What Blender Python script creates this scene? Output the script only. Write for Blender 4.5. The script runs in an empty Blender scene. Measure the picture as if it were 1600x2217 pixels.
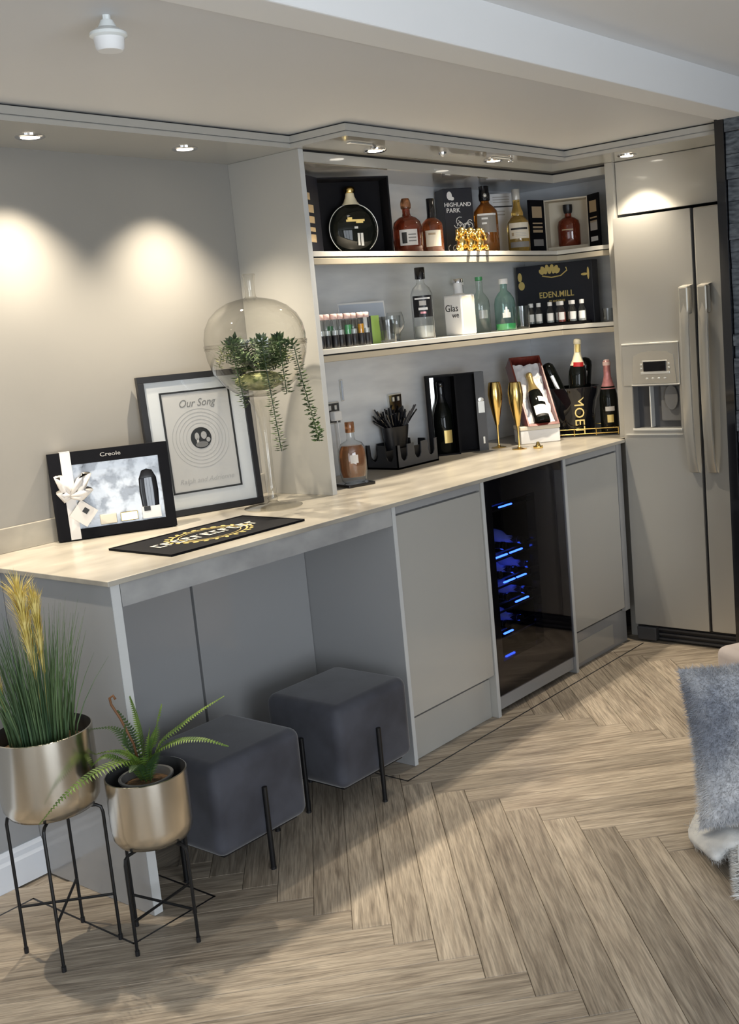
import bpy, bmesh, math, random
from mathutils import Vector, Matrix
random.seed(7)
PI = math.pi
S = bpy.context.scene
COL = S.collection

# ------------------------------------------------------------------ camera
R = ((0.6025, -0.7939, -0.0820), (-0.1777, -0.0333, -0.9835), (0.7781, 0.6072, -0.1612))
cam_d = bpy.data.cameras.new('camera')
cam = bpy.data.objects.new('camera', cam_d); COL.objects.link(cam)
right = Vector(R[0]).normalized(); fwd = Vector(R[2]).normalized()
up = right.cross(fwd).normalized(); right = fwd.cross(up).normalized()
mw = Matrix.Identity(4)
for i in range(3):
    mw[i][0] = right[i]; mw[i][1] = up[i]; mw[i][2] = -fwd[i]
mw.translation = Vector((-1.5935, -2.3694, 1.4794))
cam.matrix_world = mw
cam_d.sensor_fit = 'VERTICAL'; cam_d.sensor_height = 24.0; cam_d.sensor_width = 24.0
cam_d.lens = 2397.36 / 2217 * 24.0
cam_d.shift_x = -(992.04 - 800) / 2217
cam_d.shift_y = -(1108.5 - 1085.77) / 2217
cam_d.clip_start = 0.05
S.camera = cam

# ------------------------------------------------------------------ world, light, exposure
w = bpy.data.worlds.new('world'); S.world = w; w.use_nodes = True
bg = w.node_tree.nodes['Background']
bg.inputs[0].default_value = (0.80, 0.88, 1.0, 1); bg.inputs[1].default_value = 0.35
S.view_settings.view_transform = 'Standard'; S.view_settings.look = 'None'
S.view_settings.gamma = 1.0; S.view_settings.use_curve_mapping = False
S.view_settings.exposure = 0.2
S.cycles.use_denoising = True
try:
    S.cycles.sample_clamp_indirect = 4.0
except Exception:
    pass
SPOT_W = 68.0
WARM = (1.0, 0.87, 0.68)

def area_light(name, loc, rot, sx, sy, watts, col):
    d = bpy.data.lights.new(name, 'AREA'); d.shape = 'RECTANGLE'; d.size = sx; d.size_y = sy
    d.energy = watts; d.color = col
    o = bpy.data.objects.new(name, d); COL.objects.link(o); o.location = loc; o.rotation_euler = rot
    return o
# daylight fill: area lights in unseen windows added behind and beside the camera
area_light('daylight_fill', (-1.8, -4.93, 1.08), (PI/2, 0, 0), 2.7, 1.9, 118, (0.86, 0.93, 1.0))
area_light('daylight_fill', (-3.53, -1.7, 1.15), (PI/2, 0, -PI/2), 2.2, 1.6, 20, (0.86, 0.93, 1.0))

# ------------------------------------------------------------------ materials
def _bsdf(name):
    m = bpy.data.materials.new(name); m.use_nodes = True
    return m, m.node_tree, m.node_tree.nodes['Principled BSDF']
def c4(c): return (c[0], c[1], c[2], 1)
def mat(name, col, rough=0.5, metal=0.0, var=0.0, scale=8.0, stretch=(1, 1, 1), bump=0.0, coat=0.0, trans=0.0,
        ior=1.45, sheen=0.0, detail=4.0, col2=None, aniso=0.0, coords='Object', ramp=(0.35, 0.65), emit=None, bscale=None):
    m, nt, b = _bsdf(name)
    b.inputs['Base Color'].default_value = c4(col); b.inputs['Roughness'].default_value = rough
    b.inputs['Metallic'].default_value = metal; b.inputs['IOR'].default_value = ior
    b.inputs['Coat Weight'].default_value = coat; b.inputs['Coat Roughness'].default_value = 0.04
    b.inputs['Transmission Weight'].default_value = trans
    if sheen:
        b.inputs['Sheen Weight'].default_value = sheen; b.inputs['Sheen Roughness'].default_value = 0.4
    if aniso:
        b.inputs['Anisotropic'].default_value = aniso
    if emit:
        b.inputs['Emission Color'].default_value = c4(emit[0]); b.inputs['Emission Strength'].default_value = emit[1]
    if var or col2 or bump:
        tc = nt.nodes.new('ShaderNodeTexCoord'); mp = nt.nodes.new('ShaderNodeMapping')
        mp.inputs['Scale'].default_value = stretch
        nt.links.new(tc.outputs[coords], mp.inputs[0])
        n = nt.nodes.new('ShaderNodeTexNoise'); n.inputs['Scale'].default_value = scale; n.inputs['Detail'].default_value = detail
        nt.links.new(mp.outputs[0], n.inputs['Vector'])
        if var or col2:
            r = nt.nodes.new('ShaderNodeValToRGB')
            r.color_ramp.elements[0].position = ramp[0]; r.color_ramp.elements[1].position = ramp[1]
            if col2 is None: col2 = tuple(min(1, x * (1 + var)) for x in col); ca = tuple(x * (1 - var) for x in col)
            else: ca = col
            r.color_ramp.elements[0].color = c4(ca); r.color_ramp.elements[1].color = c4(col2)
            nt.links.new(n.outputs[0], r.inputs[0]); nt.links.new(r.outputs[0], b.inputs['Base Color'])
        if bump:
            bn = nt.nodes.new('ShaderNodeBump'); bn.inputs['Strength'].default_value = bump; bn.inputs['Distance'].default_value = 0.004
            src = n
            if bscale:
                src = nt.nodes.new('ShaderNodeTexNoise'); src.inputs['Scale'].default_value = bscale; src.inputs['Detail'].default_value = 3
                nt.links.new(mp.outputs[0], src.inputs['Vector'])
            nt.links.new(src.outputs[0], bn.inputs['Height']); nt.links.new(bn.outputs[0], b.inputs['Normal'])
    return m
def thin_glass(name, tint=(0.98, 0.985, 0.985), edge=(0.70, 0.73, 0.73), rough=0.0, gain=1.0):
    m = bpy.data.materials.new(name); m.use_nodes = True; nt = m.node_tree; nt.nodes.clear()
    out = nt.nodes.new('ShaderNodeOutputMaterial'); mix = nt.nodes.new('ShaderNodeMixShader')
    tr = nt.nodes.new('ShaderNodeBsdfTransparent'); gl = nt.nodes.new('ShaderNodeBsdfGlossy')
    gl.inputs['Roughness'].default_value = rough
    lw = nt.nodes.new('ShaderNodeLayerWeight'); lw.inputs[0].default_value = 0.5
    pw = nt.nodes.new('ShaderNodeMath'); pw.operation = 'POWER'; pw.inputs[1].default_value = 3.0
    nt.links.new(lw.outputs['Facing'], pw.inputs[0])
    cm = nt.nodes.new('ShaderNodeMix'); cm.data_type = 'RGBA'
    cm.inputs[6].default_value = c4(tint); cm.inputs[7].default_value = c4(edge)
    nt.links.new(pw.outputs[0], cm.inputs[0]); nt.links.new(cm.outputs[2], tr.inputs[0])
    p5 = nt.nodes.new('ShaderNodeMath'); p5.operation = 'POWER'; p5.inputs[1].default_value = 4.0
    nt.links.new(lw.outputs['Facing'], p5.inputs[0])
    g = nt.nodes.new('ShaderNodeMath'); g.operation = 'MULTIPLY_ADD'; g.inputs[1].default_value = 0.7 * gain; g.inputs[2].default_value = 0.045 * gain; g.use_clamp = True
    nt.links.new(p5.outputs[0], g.inputs[0])
    nt.links.new(g.outputs[0], mix.inputs[0]); nt.links.new(tr.outputs[0], mix.inputs[1]); nt.links.new(gl.outputs[0], mix.inputs[2])
    nt.links.new(mix.outputs[0], out.inputs[0])
    return m
def wood_floor(name):
    m, nt, b = _bsdf(name)
    N, L = nt.nodes.new, nt.links.new
    tc = N('ShaderNodeTexCoord'); oi = N('ShaderNodeObjectInfo')
    off = N('ShaderNodeVectorMath'); off.operation = 'SCALE'; off.inputs[0].default_value = (37.0, 19.0, 7.0)
    L(oi.outputs['Random'], off.inputs['Scale'])
    ad = N('ShaderNodeVectorMath'); ad.operation = 'ADD'; L(tc.outputs['Object'], ad.inputs[0]); L(off.outputs[0], ad.inputs[1])
    mp = N('ShaderNodeMapping'); mp.inputs['Scale'].default_value = (1.3, 17.0, 1.0); L(ad.outputs[0], mp.inputs[0])
    n1 = N('ShaderNodeTexNoise'); n1.inputs['Scale'].default_value = 2.6; n1.inputs['Detail'].default_value = 7; n1.inputs['Distortion'].default_value = 0.9
    L(mp.outputs[0], n1.inputs['Vector'])
    mp2 = N('ShaderNodeMapping'); mp2.inputs['Scale'].default_value = (6.0, 110.0, 1.0); L(ad.outputs[0], mp2.inputs[0])
    n2 = N('ShaderNodeTexNoise'); n2.inputs['Scale'].default_value = 2.0; n2.inputs['Detail'].default_value = 5; L(mp2.outputs[0], n2.inputs['Vector'])
    r = N('ShaderNodeValToRGB'); e = r.color_ramp.elements
    e[0].position = 0.26; e[0].color = (0.20, 0.16, 0.12, 1)
    e[1].position = 0.74; e[1].color = (0.50, 0.43, 0.34, 1)
    x = r.color_ramp.elements.new(0.47); x.color = (0.37, 0.31, 0.24, 1)
    L(n1.outputs[0], r.inputs[0])
    mr = N('ShaderNodeMapRange'); mr.inputs[3].default_value = 0.80; mr.inputs[4].default_value = 1.18; L(oi.outputs['Random'], mr.inputs[0])
    m1 = N('ShaderNodeVectorMath'); m1.operation = 'SCALE'; L(r.outputs[0], m1.inputs[0]); L(mr.outputs[0], m1.inputs['Scale'])
    r2 = N('ShaderNodeMapRange'); r2.inputs[1].default_value = 0.35; r2.inputs[2].default_value = 0.62
    r2.inputs[3].default_value = 0.66; r2.inputs[4].default_value = 1.1; L(n2.outputs[0], r2.inputs[0])
    m2 = N('ShaderNodeVectorMath'); m2.operation = 'SCALE'; L(m1.outputs[0], m2.inputs[0]); L(r2.outputs[0], m2.inputs['Scale'])
    L(m2.outputs[0], b.inputs['Base Color'])
    bn = N('ShaderNodeBump'); bn.inputs['Strength'].default_value = 0.35; bn.inputs['Distance'].default_value = 0.002
    L(n2.outputs[0], bn.inputs['Height']); L(bn.outputs[0], b.inputs['Normal'])
    b.inputs['Roughness'].default_value = 0.42
    return m

M = {}
M['wall'] = mat('greige_wall_paint', (0.29, 0.279, 0.258), 0.42, var=0.02, scale=3)
M['wall_room'] = mat('room_wall_paint', (0.55, 0.55, 0.55), 0.7, var=0.02, scale=3)
M['ceil'] = mat('shaded_ceiling_paint', (0.66, 0.67, 0.69), 0.55, var=0.01, scale=2)  # same paint as the high ceiling, shade put into its darker tone
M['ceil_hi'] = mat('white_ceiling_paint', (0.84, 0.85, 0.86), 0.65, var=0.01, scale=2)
M['gloss'] = mat('gloss_greige_lacquer', (0.42, 0.41, 0.38), 0.10, coat=0.4, var=0.01, scale=1.5)
M['gloss_dk'] = mat('gloss_grey_lacquer', (0.33, 0.333, 0.338), 0.12, coat=0.4, var=0.01, scale=1.5)
M['edge'] = mat('pale_edge_band', (0.55, 0.56, 0.56), 0.3)
M['shelf_edge'] = mat('satin_shelf_edge', (0.66, 0.64, 0.59), 0.28, metal=0.15)
M['shelf_lip'] = mat('champagne_profile', (0.50, 0.45, 0.36), 0.28, metal=0.35)
M['counter'] = mat('stone_effect_laminate', (0.29, 0.268, 0.232), 0.30, col2=(0.45, 0.42, 0.36), scale=3.2, stretch=(1, 2.6, 2.6), detail=9, ramp=(0.36, 0.66), coat=0.1)
M['apron'] = mat('shaded_stone_laminate', (0.26, 0.262, 0.265), 0.36, col2=(0.40, 0.40, 0.395), scale=5.0, stretch=(1, 1, 1.6), detail=9, ramp=(0.36, 0.66))  # same laminate as the worktop, its shade put into a greyer tone
M['splash'] = mat('grey_stone_backsplash', (0.58, 0.60, 0.63), 0.22, col2=(0.71, 0.73, 0.75), scale=3.0, stretch=(1, 1, 5), detail=9, ramp=(0.36, 0.66), coat=0.15)
M['skirt'] = mat('white_gloss_skirting', (0.74, 0.77, 0.82), 0.25)
M['floor'] = wood_floor('oak_herringbone')
M['black'] = mat('black_plastic', (0.012, 0.012, 0.014), 0.35)
M['cavity'] = mat('matt_black_liner', (0.004, 0.004, 0.005), 0.95, ior=1.1)
M['black_m'] = mat('matt_black_metal', (0.01, 0.01, 0.011), 0.4, metal=0.3)
M['black_gl'] = mat('gloss_black', (0.008, 0.008, 0.010), 0.08, coat=0.5)
M['blackcard'] = mat('black_card', (0.006, 0.006, 0.008), 0.62, var=0.1, scale=20, ior=1.2)
M['navy_card'] = mat('blue_black_card', (0.014, 0.015, 0.023), 0.38)
M['darkgrey'] = mat('charcoal_plastic', (0.055, 0.056, 0.062), 0.4)
M['midgrey'] = mat('mid_grey_plastic', (0.14, 0.14, 0.14), 0.35)
M['steel'] = mat('silver_fridge_steel', (0.47, 0.46, 0.43), 0.34, metal=0.55)
M['handle'] = mat('satin_silver_handle', (0.50, 0.475, 0.42), 0.25, metal=0.5)
M['silver'] = mat('pale_silver_trim', (0.75, 0.75, 0.72), 0.2, metal=0.5)
M['chrome'] = mat('chrome', (0.75, 0.75, 0.76), 0.08, metal=1.0)
M['brass'] = mat('brushed_champagne_metal', (0.66, 0.625, 0.555), 0.21, metal=1.0)
M['pot_in'] = mat('pot_interior', (0.05, 0.05, 0.052), 0.5)
M['gold'] = mat('polished_gold', (0.86, 0.62, 0.22), 0.17, metal=1.0)
M['goldprint'] = mat('gold_print', (0.72, 0.55, 0.20), 0.35, metal=0.4)
M['tanprint'] = mat('tan_print', (0.42, 0.32, 0.20), 0.5)
M['white'] = mat('white_card', (0.80, 0.80, 0.80), 0.5)
M['cream'] = mat('cream_card', (0.72, 0.66, 0.54), 0.5)
M['paper'] = mat('ivory_paper', (0.66, 0.63, 0.60), 0.6)
M['ink'] = mat('black_ink', (0.015, 0.015, 0.015), 0.5)
M['greyink'] = mat('pale_grey_ink', (0.50, 0.48, 0.46), 0.5)
M['midink'] = mat('photo_mid_grey', (0.22, 0.21, 0.20), 0.5)
M['velvet'] = mat('charcoal_velvet', (0.032, 0.033, 0.043), 0.75, sheen=0.4, col2=(0.058, 0.061, 0.078), scale=6, detail=5, ramp=(0.38, 0.62), bump=0.15)
M['soil'] = mat('bark_soil', (0.03, 0.018, 0.01), 0.9, col2=(0.16, 0.09, 0.04), scale=70, bump=0.6)
M['grass'] = mat('grass_green', (0.035, 0.075, 0.034), 0.5, col2=(0.13, 0.20, 0.085), scale=22, stretch=(1, 1, 0.1))
M['plume'] = mat('yellow_plume', (0.50, 0.38, 0.07), 0.6, col2=(0.78, 0.66, 0.26), scale=40)
M['fern'] = mat('fern_green', (0.055, 0.12, 0.018), 0.5, col2=(0.20, 0.30, 0.05), scale=14)
M['fern_dk'] = mat('fern_dark_green', (0.022, 0.055, 0.02), 0.5, col2=(0.06, 0.11, 0.03), scale=14)
M['brownstem'] = mat('brown_fiddlehead', (0.17, 0.075, 0.03), 0.6)
M['ivy'] = mat('trailing_green', (0.014, 0.034, 0.012), 0.5, col2=(0.06, 0.11, 0.03), scale=30)
M['moss'] = mat('pale_moss', (0.05, 0.07, 0.02), 0.8, col2=(0.26, 0.27, 0.12), scale=60)
M['pebble'] = mat('pale_pebble', (0.55, 0.52, 0.45), 0.4)
M['glass'] = thin_glass('clear_glass')
M['glass_v'] = thin_glass('vase_glass', (0.965, 0.965, 0.95), (0.60, 0.58, 0.52), gain=1.3)
M['glass_g'] = thin_glass('green_glass', (0.76, 0.93, 0.87), (0.20, 0.55, 0.45), gain=1.3)
M['glass_pg'] = thin_glass('pale_green_glass', (0.92, 0.97, 0.95), (0.55, 0.68, 0.64), gain=1.3)
M['glass_c'] = thin_glass('bottle_glass', (0.96, 0.97, 0.97), (0.45, 0.49, 0.50), gain=1.6)
M['film'] = mat('clear_gift_film', (0.46, 0.50, 0.56), 0.14, col2=(0.14, 0.155, 0.18), scale=20, detail=3, bump=1.0, coat=0.4, ramp=(0.44, 0.56))
M['smoke'] = thin_glass('smoked_door_glass', (0.78, 0.78, 0.82), (0.30, 0.30, 0.34), gain=0.6)
M['amber'] = mat('amber_spirit', (0.62, 0.22, 0.03), 0.02, trans=0.8, coat=0.6)
M['dkamber'] = mat('dark_amber_spirit', (0.30, 0.07, 0.02), 0.02, trans=0.7, coat=0.6)
M['redamber'] = mat('red_brown_spirit', (0.26, 0.045, 0.018), 0.02, trans=0.6, coat=0.6)
M['straw'] = mat('pale_gold_spirit', (0.82, 0.55, 0.14), 0.02, trans=0.8, coat=0.6)
M['copper'] = mat('copper_brown_spirit', (0.46, 0.20, 0.085), 0.02, trans=0.7, coat=0.6)
M['greenliq'] = mat('green_liqueur', (0.10, 0.42, 0.17), 0.1, trans=0.3)
M['clearliq'] = mat('clear_liqueur', (0.55, 0.58, 0.58), 0.1, trans=0.3)
M['orangeliq'] = mat('orange_liqueur', (0.62, 0.30, 0.02), 0.1, trans=0.2)
M['pinkliq'] = mat('pink_liqueur', (0.50, 0.12, 0.10), 0.1, trans=0.3)
M['darkbottle'] = mat('dark_bottle_glass', (0.005, 0.006, 0.005), 0.05, coat=0.0, ior=1.33)
M['pink'] = mat('rose_foil', (0.62, 0.27, 0.28), 0.3, metal=0.35, var=0.1, scale=60)
M['pinkcap'] = mat('pale_pink_cap', (0.72, 0.52, 0.48), 0.35)
M['goldfoil'] = mat('gold_foil', (0.74, 0.55, 0.22), 0.28, metal=0.65, bump=0.3, scale=90)
M['paleg'] = mat('pale_gold_band', (0.84, 0.76, 0.55), 0.35)
M['redseal'] = mat('red_seal', (0.45, 0.02, 0.02), 0.4)
M['redwood'] = mat('red_mahogany', (0.16, 0.028, 0.020), 0.32, var=0.2, scale=12, stretch=(6, 1, 1), coat=0.3)
M['satin'] = mat('white_satin', (0.82, 0.82, 0.84), 0.35, bump=0.8, scale=16, detail=2)
M['ribbon'] = mat('ivory_ribbon', (0.72, 0.69, 0.66), 0.4)
M['skyprint'] = mat('print_sky_blue', (0.52, 0.58, 0.68), 0.4)
M['greenprint'] = mat('print_lime', (0.34, 0.52, 0.10), 0.4)
M['bluebottle'] = mat('blue_lit_bottle', (0.24, 0.29, 0.6), 0.14, coat=0.8)  # blue of the cooler light put into the bottle colour
M['stone'] = mat('split_face_slate', (0.035, 0.043, 0.055), 0.8, col2=(0.15, 0.17, 0.195), scale=26, stretch=(1, 1, 3.5), detail=9, bump=1.0, ramp=(0.3, 0.72), coords='Object')
M['furA'] = mat('grey_fur', (0.27, 0.29, 0.34), 0.9, sheen=0.3, col2=(0.70, 0.70, 0.71), scale=4.5, detail=3, ramp=(0.40, 0.64))
M['furB'] = mat('silver_fur', (0.42, 0.43, 0.44), 0.9, sheen=0.3, col2=(0.74, 0.74, 0.72), scale=9, detail=3)
M['blush'] = mat('blush_fabric', (0.62, 0.55, 0.52), 0.8)
M['beige_in'] = mat('parchment_lining', (0.60, 0.54, 0.43), 0.6)
M['lens'] = mat('lamp_lens', (1, 1, 1), 0.4, emit=((1.0, 0.92, 0.78), 9.0))
M['blueglint'] = mat('blue_glint_glow', (0.1, 0.2, 1), 0.4, emit=((0.03, 0.10, 1.0), 9.0))  # glow for the painted blue highlights in the wine cooler
M['pendant'] = mat('white_pendant', (0.80, 0.84, 0.84), 0.3)

# ------------------------------------------------------------------ mesh helpers
class B:
    def __init__(s): s.v = []; s.f = []
    def add(s, vs, fs):
        o = len(s.v); s.v += [tuple(p) for p in vs]; s.f += [tuple(i + o for i in f) for f in fs]; return s
    def box(s, x0, x1, y0, y1, z0, z1, mx=None):
        vs = [(x, y, z) for z in (z0, z1) for y in (y0, y1) for x in (x0, x1)]
        if mx: vs = [mx @ Vector(p) for p in vs]
        return s.add(vs, [(0, 2, 3, 1), (4, 5, 7, 6), (0, 1, 5, 4), (2, 6, 7, 3), (0, 4, 6, 2), (1, 3, 7, 5)])
    def prism(s, poly, z0, z1, mx=None):          # poly in xy, counter-clockwise, extruded along z
        n = len(poly); vs = [(p[0], p[1], z0) for p in poly] + [(p[0], p[1], z1) for p in poly]
        if mx: vs = [mx @ Vector(p) for p in vs]
        fs = [tuple(range(n - 1, -1, -1)), tuple(range(n, 2 * n))] + [(i, (i + 1) % n, n + (i + 1) % n, n + i) for i in range(n)]
        return s.add(vs, fs)
    def lathe(s, prof, n=24, cx=0, cy=0, sx=1, sy=1, mx=None):
        vs = []; rings = []
        for r, z in prof:
            if r < 1e-5: rings.append([len(vs)]); vs.append((cx, cy, z))
            else:
                ids = []
                for k in range(n):
                    a = 2 * PI * k / n; ids.append(len(vs)); vs.append((cx + r * sx * math.cos(a), cy + r * sy * math.sin(a), z))
                rings.append(ids)
        fs = []
        for a, b in zip(rings, rings[1:]):
            for k in range(n):
                k2 = (k + 1) % n
                if len(a) == 1 and len(b) == 1: break
                if len(a) == 1: fs.append((a[0], b[k2], b[k]))
                elif len(b) == 1: fs.append((a[k], a[k2], b[0]))
                else: fs.append((a[k], a[k2], b[k2], b[k]))
        if mx: vs = [mx @ Vector(p) for p in vs]
        return s.add(vs, fs)
    def tube(s, pts, r, n=8, taper=None):
        pts = [Vector(p) for p in pts]; vs = []; fs = []; m = len(pts); ref = None
        for i, p in enumerate(pts):
            t = (pts[min(i + 1, m - 1)] - pts[max(i - 1, 0)]).normalized()
            if ref is None: ref = t.orthogonal().normalized()
            ref = (ref - t * ref.dot(t)).normalized(); q = t.cross(ref)
            rr = r if taper is None else r * taper(i / (m - 1))
            for k in range(n):
                a = 2 * PI * k / n; vs.append(p + (ref * math.cos(a) + q * math.sin(a)) * rr)
        for i in range(m - 1):
            for k in range(n):
                fs.append((i * n + k, i * n + (k + 1) % n, (i + 1) * n + (k + 1) % n, (i + 1) * n + k))
        fs.append(tuple(range(n - 1, -1, -1))); fs.append(tuple((m - 1) * n + k for k in range(n)))
        return s.add(vs, fs)
    def ball(s, c, rx, ry=None, rz=None, n=14, m=9, mx=None):
        ry = ry or rx; rz = rz or rx
        vs = [(0, 0, -1)]; fs = []
        for i in range(1, m):
            t = PI * i / m
            for k in range(n):
                a = 2 * PI * k / n; vs.append((math.sin(t) * math.cos(a), math.sin(t) * math.sin(a), -math.cos(t)))
        vs.append((0, 0, 1)); top = len(vs) - 1
        for k in range(n):
            fs.append((0, 1 + (k + 1) % n, 1 + k)); o = 1 + (m - 2) * n; fs.append((o + k, o + (k + 1) % n, top))
        for i in range(m - 2):
            for k in range(n):
                a = 1 + i * n; b = a + n; fs.append((a + k, a + (k + 1) % n, b + (k + 1) % n, b + k))
        vs = [Vector((p[0] * rx, p[1] * ry, p[2] * rz)) for p in vs]
        if mx: vs = [mx @ p for p in vs]
        return s.add([p + Vector(c) for p in vs], fs)
    def arc(s, r, z0, z1, a0, a1, n=10, cx=0, cy=0, t=0.0008, sx=1, sy=1):   # curved label wrapped round a bottle
        vs = []; fs = []
        for k in range(n + 1):
            a = a0 + (a1 - a0) * k / n
            for rr in (r, r + t):
                for z in (z0, z1): vs.append((cx + rr * sx * math.cos(a), cy + rr * sy * math.sin(a), z))
        for k in range(n):
            o = 4 * k; p = o + 4
            fs += [(o + 2, p + 2, p + 3, o + 3), (o, o + 1, p + 1, p), (o + 1, o + 3, p + 3, p + 1), (o, p, p + 2, o + 2)]
        fs += [(0, 2, 3, 1), (4 * n, 4 * n + 1, 4 * n + 3, 4 * n + 2)]
        return s.add(vs, fs)

def obj(name, b, m, parent=None, smooth=False, bevel=0, loc=None, seg=2, sub=0):
    me = bpy.data.meshes.new(name); me.from_pydata(b.v, [], b.f); me.update()
    if smooth:
        for p in me.polygons: p.use_smooth = True
        if smooth is not True: me.set_sharp_from_angle(angle=math.radians(smooth))
    me.materials.append(M[m] if isinstance(m, str) else m)
    o = bpy.data.objects.new(name, me); COL.objects.link(o)
    if parent: o.parent = parent
    if loc: o.location = loc
    if bevel:
        md = o.modifiers.new('bevel', 'BEVEL'); md.width = bevel; md.segments = seg; md.limit_method = 'ANGLE'
    if sub:
        md = o.modifiers.new('sub', 'SUBSURF'); md.levels = sub; md.render_levels = sub
    return o
def tag(o, label, cat, group=None, kind=None):
    o['label'] = label; o['category'] = cat
    if group: o['group'] = group
    if kind: o['kind'] = kind
    return o
def thing(name, label, cat, loc=(0, 0, 0), rotz=0, group=None):
    o = bpy.data.objects.new(name, None); COL.objects.link(o); o.empty_display_size = 0.05
    o.location = loc; o.rotation_euler = (0, 0, rotz); return tag(o, label, cat, group)
def struct(name, b, m, label, cat, **k): return tag(obj(name, b, m, **k), label, cat, kind='structure')
def copy_tree(o, parent=None):
    c = o.copy(); COL.objects.link(c)
    if parent: c.parent = parent
    for ch in list(o.children): copy_tree(ch, c)
    return c
def text(name, s, size, m, parent, loc, rot=(PI / 2, 0, 0), ext=0.0004, align='CENTER', shear=0, sx=1.0, space=1.0, bold=0.0):
    cu = bpy.data.curves.new(name, 'FONT'); cu.body = s; cu.size = size; cu.extrude = ext; cu.align_x = align; cu.align_y = 'CENTER'
    cu.shear = shear; cu.space_character = space; cu.offset = bold; cu.resolution_u = 3
    t = bpy.data.objects.new(name, cu); me = bpy.data.meshes.new_from_object(t); bpy.data.objects.remove(t); bpy.data.curves.remove(cu)
    me.materials.clear(); me.materials.append(M[m]); o = bpy.data.objects.new(name, me); COL.objects.link(o)
    o.parent = parent; o.location = loc; o.rotation_euler = rot; o.scale = (sx, 1, 1); return o
FACE = lambda deg: math.radians(deg - 270)       # turn a thing that faces local -Y so that it faces this bearing

# ------------------------------------------------------------------ key dimensions
D = 0.69; YS = 0.338; XP = 1.168; X1, X2, X3, X4 = 1.085, 1.583, 2.144, 2.640
ZC = 2.131; ZS = 2.086; HC = 0.91; S1 = 1.750; S2 = 1.417; XS = 2.75; XR = 3.0; YB1 = 0.347; YB2 = 0.095; XB = 1.142; XC = 2.464

# ------------------------------------------------------------------ setting
fl = struct('floor', B().box(-3.6, 3.5, -5.0, 0.75, -0.05, -0.0062), 'floor', 'oak herringbone plank floor', 'floor')
LP, WP = 1.028, 0.0968
def plank_mesh():
    l, wd, g, c = LP / 2 - 0.0006, WP / 2 - 0.0006, -0.0062, 0.0011
    b = B(); vs = [(-l, -wd, g), (l, -wd, g), (l, wd, g), (-l, wd, g), (-l, -wd, -c), (l, -wd, -c), (l, wd, -c), (-l, wd, -c),
                   (-l + c, -wd + c, 0), (l - c, -wd + c, 0), (l - c, wd - c, 0), (-l + c, wd - c, 0)]
    fs = [(3, 2, 1, 0), (8, 9, 10, 11)]
    for k in range(4):
        k2 = (k + 1) % 4; fs += [(k, k2, 4 + k2, 4 + k), (4 + k, 4 + k2, 8 + k2, 8 + k)]
    b.add(vs, fs); return b
p0, q0 = -0.2110, 0.5140
plank0 = None; ra = math.sqrt(0.5)
for col in range(-2, 4):
    for i in range(-26, 30):
        for typ in (0, 1):
            if typ == 0: p = p0 - i * WP + LP / 2; q = q0 + i * WP + WP / 2; ang = PI / 4
            else: p = p0 - (i + 0.5) * WP; q = q0 + (i + 1) * WP - LP / 2; ang = -PI / 4
            p += col * LP; q += col * LP
            x = (p + q) * ra; y = (p - q) * ra
            if not (-1.15 < x < 2.95 and -1.95 < y < 0.55): continue
            if x < -0.75 and y < -0.35: continue
            if x > 1.9 and y < -1.2: continue
            if plank0 is None: plank0 = obj('plank', plank_mesh(), 'floor', fl); o = plank0
            else: o = plank0.copy(); COL.objects.link(o)
            o.location = (x, y, 0); o.rotation_euler = (0, 0, ang)
def inlay(pts):
    for (a, b2) in zip(pts, pts[1:]):
        d = Vector((b2[0] - a[0], b2[1] - a[1])); t = math.atan2(d.y, d.x); l = d.length
        o = obj('inlay_strip', B().box(-0.003, l + 0.003, -0.003, 0.003, -0.003, 0.0004), 'black', fl)
        o.location = (a[0], a[1], 0); o.rotation_euler = (0, 0, t)
inlay([(2.62, -0.055), (0.98, -0.055), (0.98, 0.36), (0.15, 0.36), (0.15, -0.063), (-0.112, -0.063), (-0.112, 0.39), (-1.2, 0.39)])

struct('wall_back', B().box(-3.6, 3.5, D, D + 0.12, -0.05, 2.4), 'wall', 'smooth greige painted wall behind the bar counter', 'wall')
struct('wall_back_lower', B().box(-3.6, -0.001, 0.505, D, 0, 0.89), 'gloss_dk', 'grey lower wall boxing beside the counter end panel', 'wall')
struct('wall_right', B().box(3.4, 3.5, -5.0, D, -0.05, 2.4), 'wall_room', 'plain wall behind the fridge', 'wall')
struct('wall_left', B().box(-3.7, -3.6, -5.0, D, -0.05, 2.4), 'wall_room', 'plain side wall beyond the counter', 'wall')
rw = B().box(-3.6, -3.2, -5.1, -5.0, -0.05, 2.4).box(-0.4, 3.5, -5.1, -5.0, -0.05, 2.4).box(-3.2, -0.4, -5.1, -5.0, 2.08, 2.4)
struct('wall_rear', rw, 'wall_room', 'plain rear wall with one wide window opening', 'wall')
fr = B()
for xx in (-3.2, -2.29, -1.35, -0.44): fr.box(xx, xx + 0.05, -4.92, -4.86, 0, 2.08)  # unseen mullions, added to streak the reflections on the pots
fr.box(-3.2, -0.39, -4.92, -4.86, 2.03, 2.08).box(-3.2, -0.39, -4.92, -4.86, 0.0, 0.06)
struct('added_window_1', fr, 'darkgrey', 'unseen dark framed patio window added in the rear wall for fill light', 'window')
fr = B()
for yy in (-2.85, -1.72, -0.63): fr.box(-3.52, -3.47, yy, yy + 0.05, 0.3, 2.0)
fr.box(-3.52, -3.47, -2.85, -0.58, 1.95, 2.0).box(-3.52, -3.47, -2.85, -0.58, 0.3, 0.36)
struct('added_window_2', fr, 'darkgrey', 'unseen dark framed window added in the side wall for fill light', 'window')
struct('ceiling', B().box(-3.6, 3.5, -0.60, D, ZC, 2.4), 'ceil', 'low ceiling above the bar, its shade put into the colour', 'ceiling')
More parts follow.
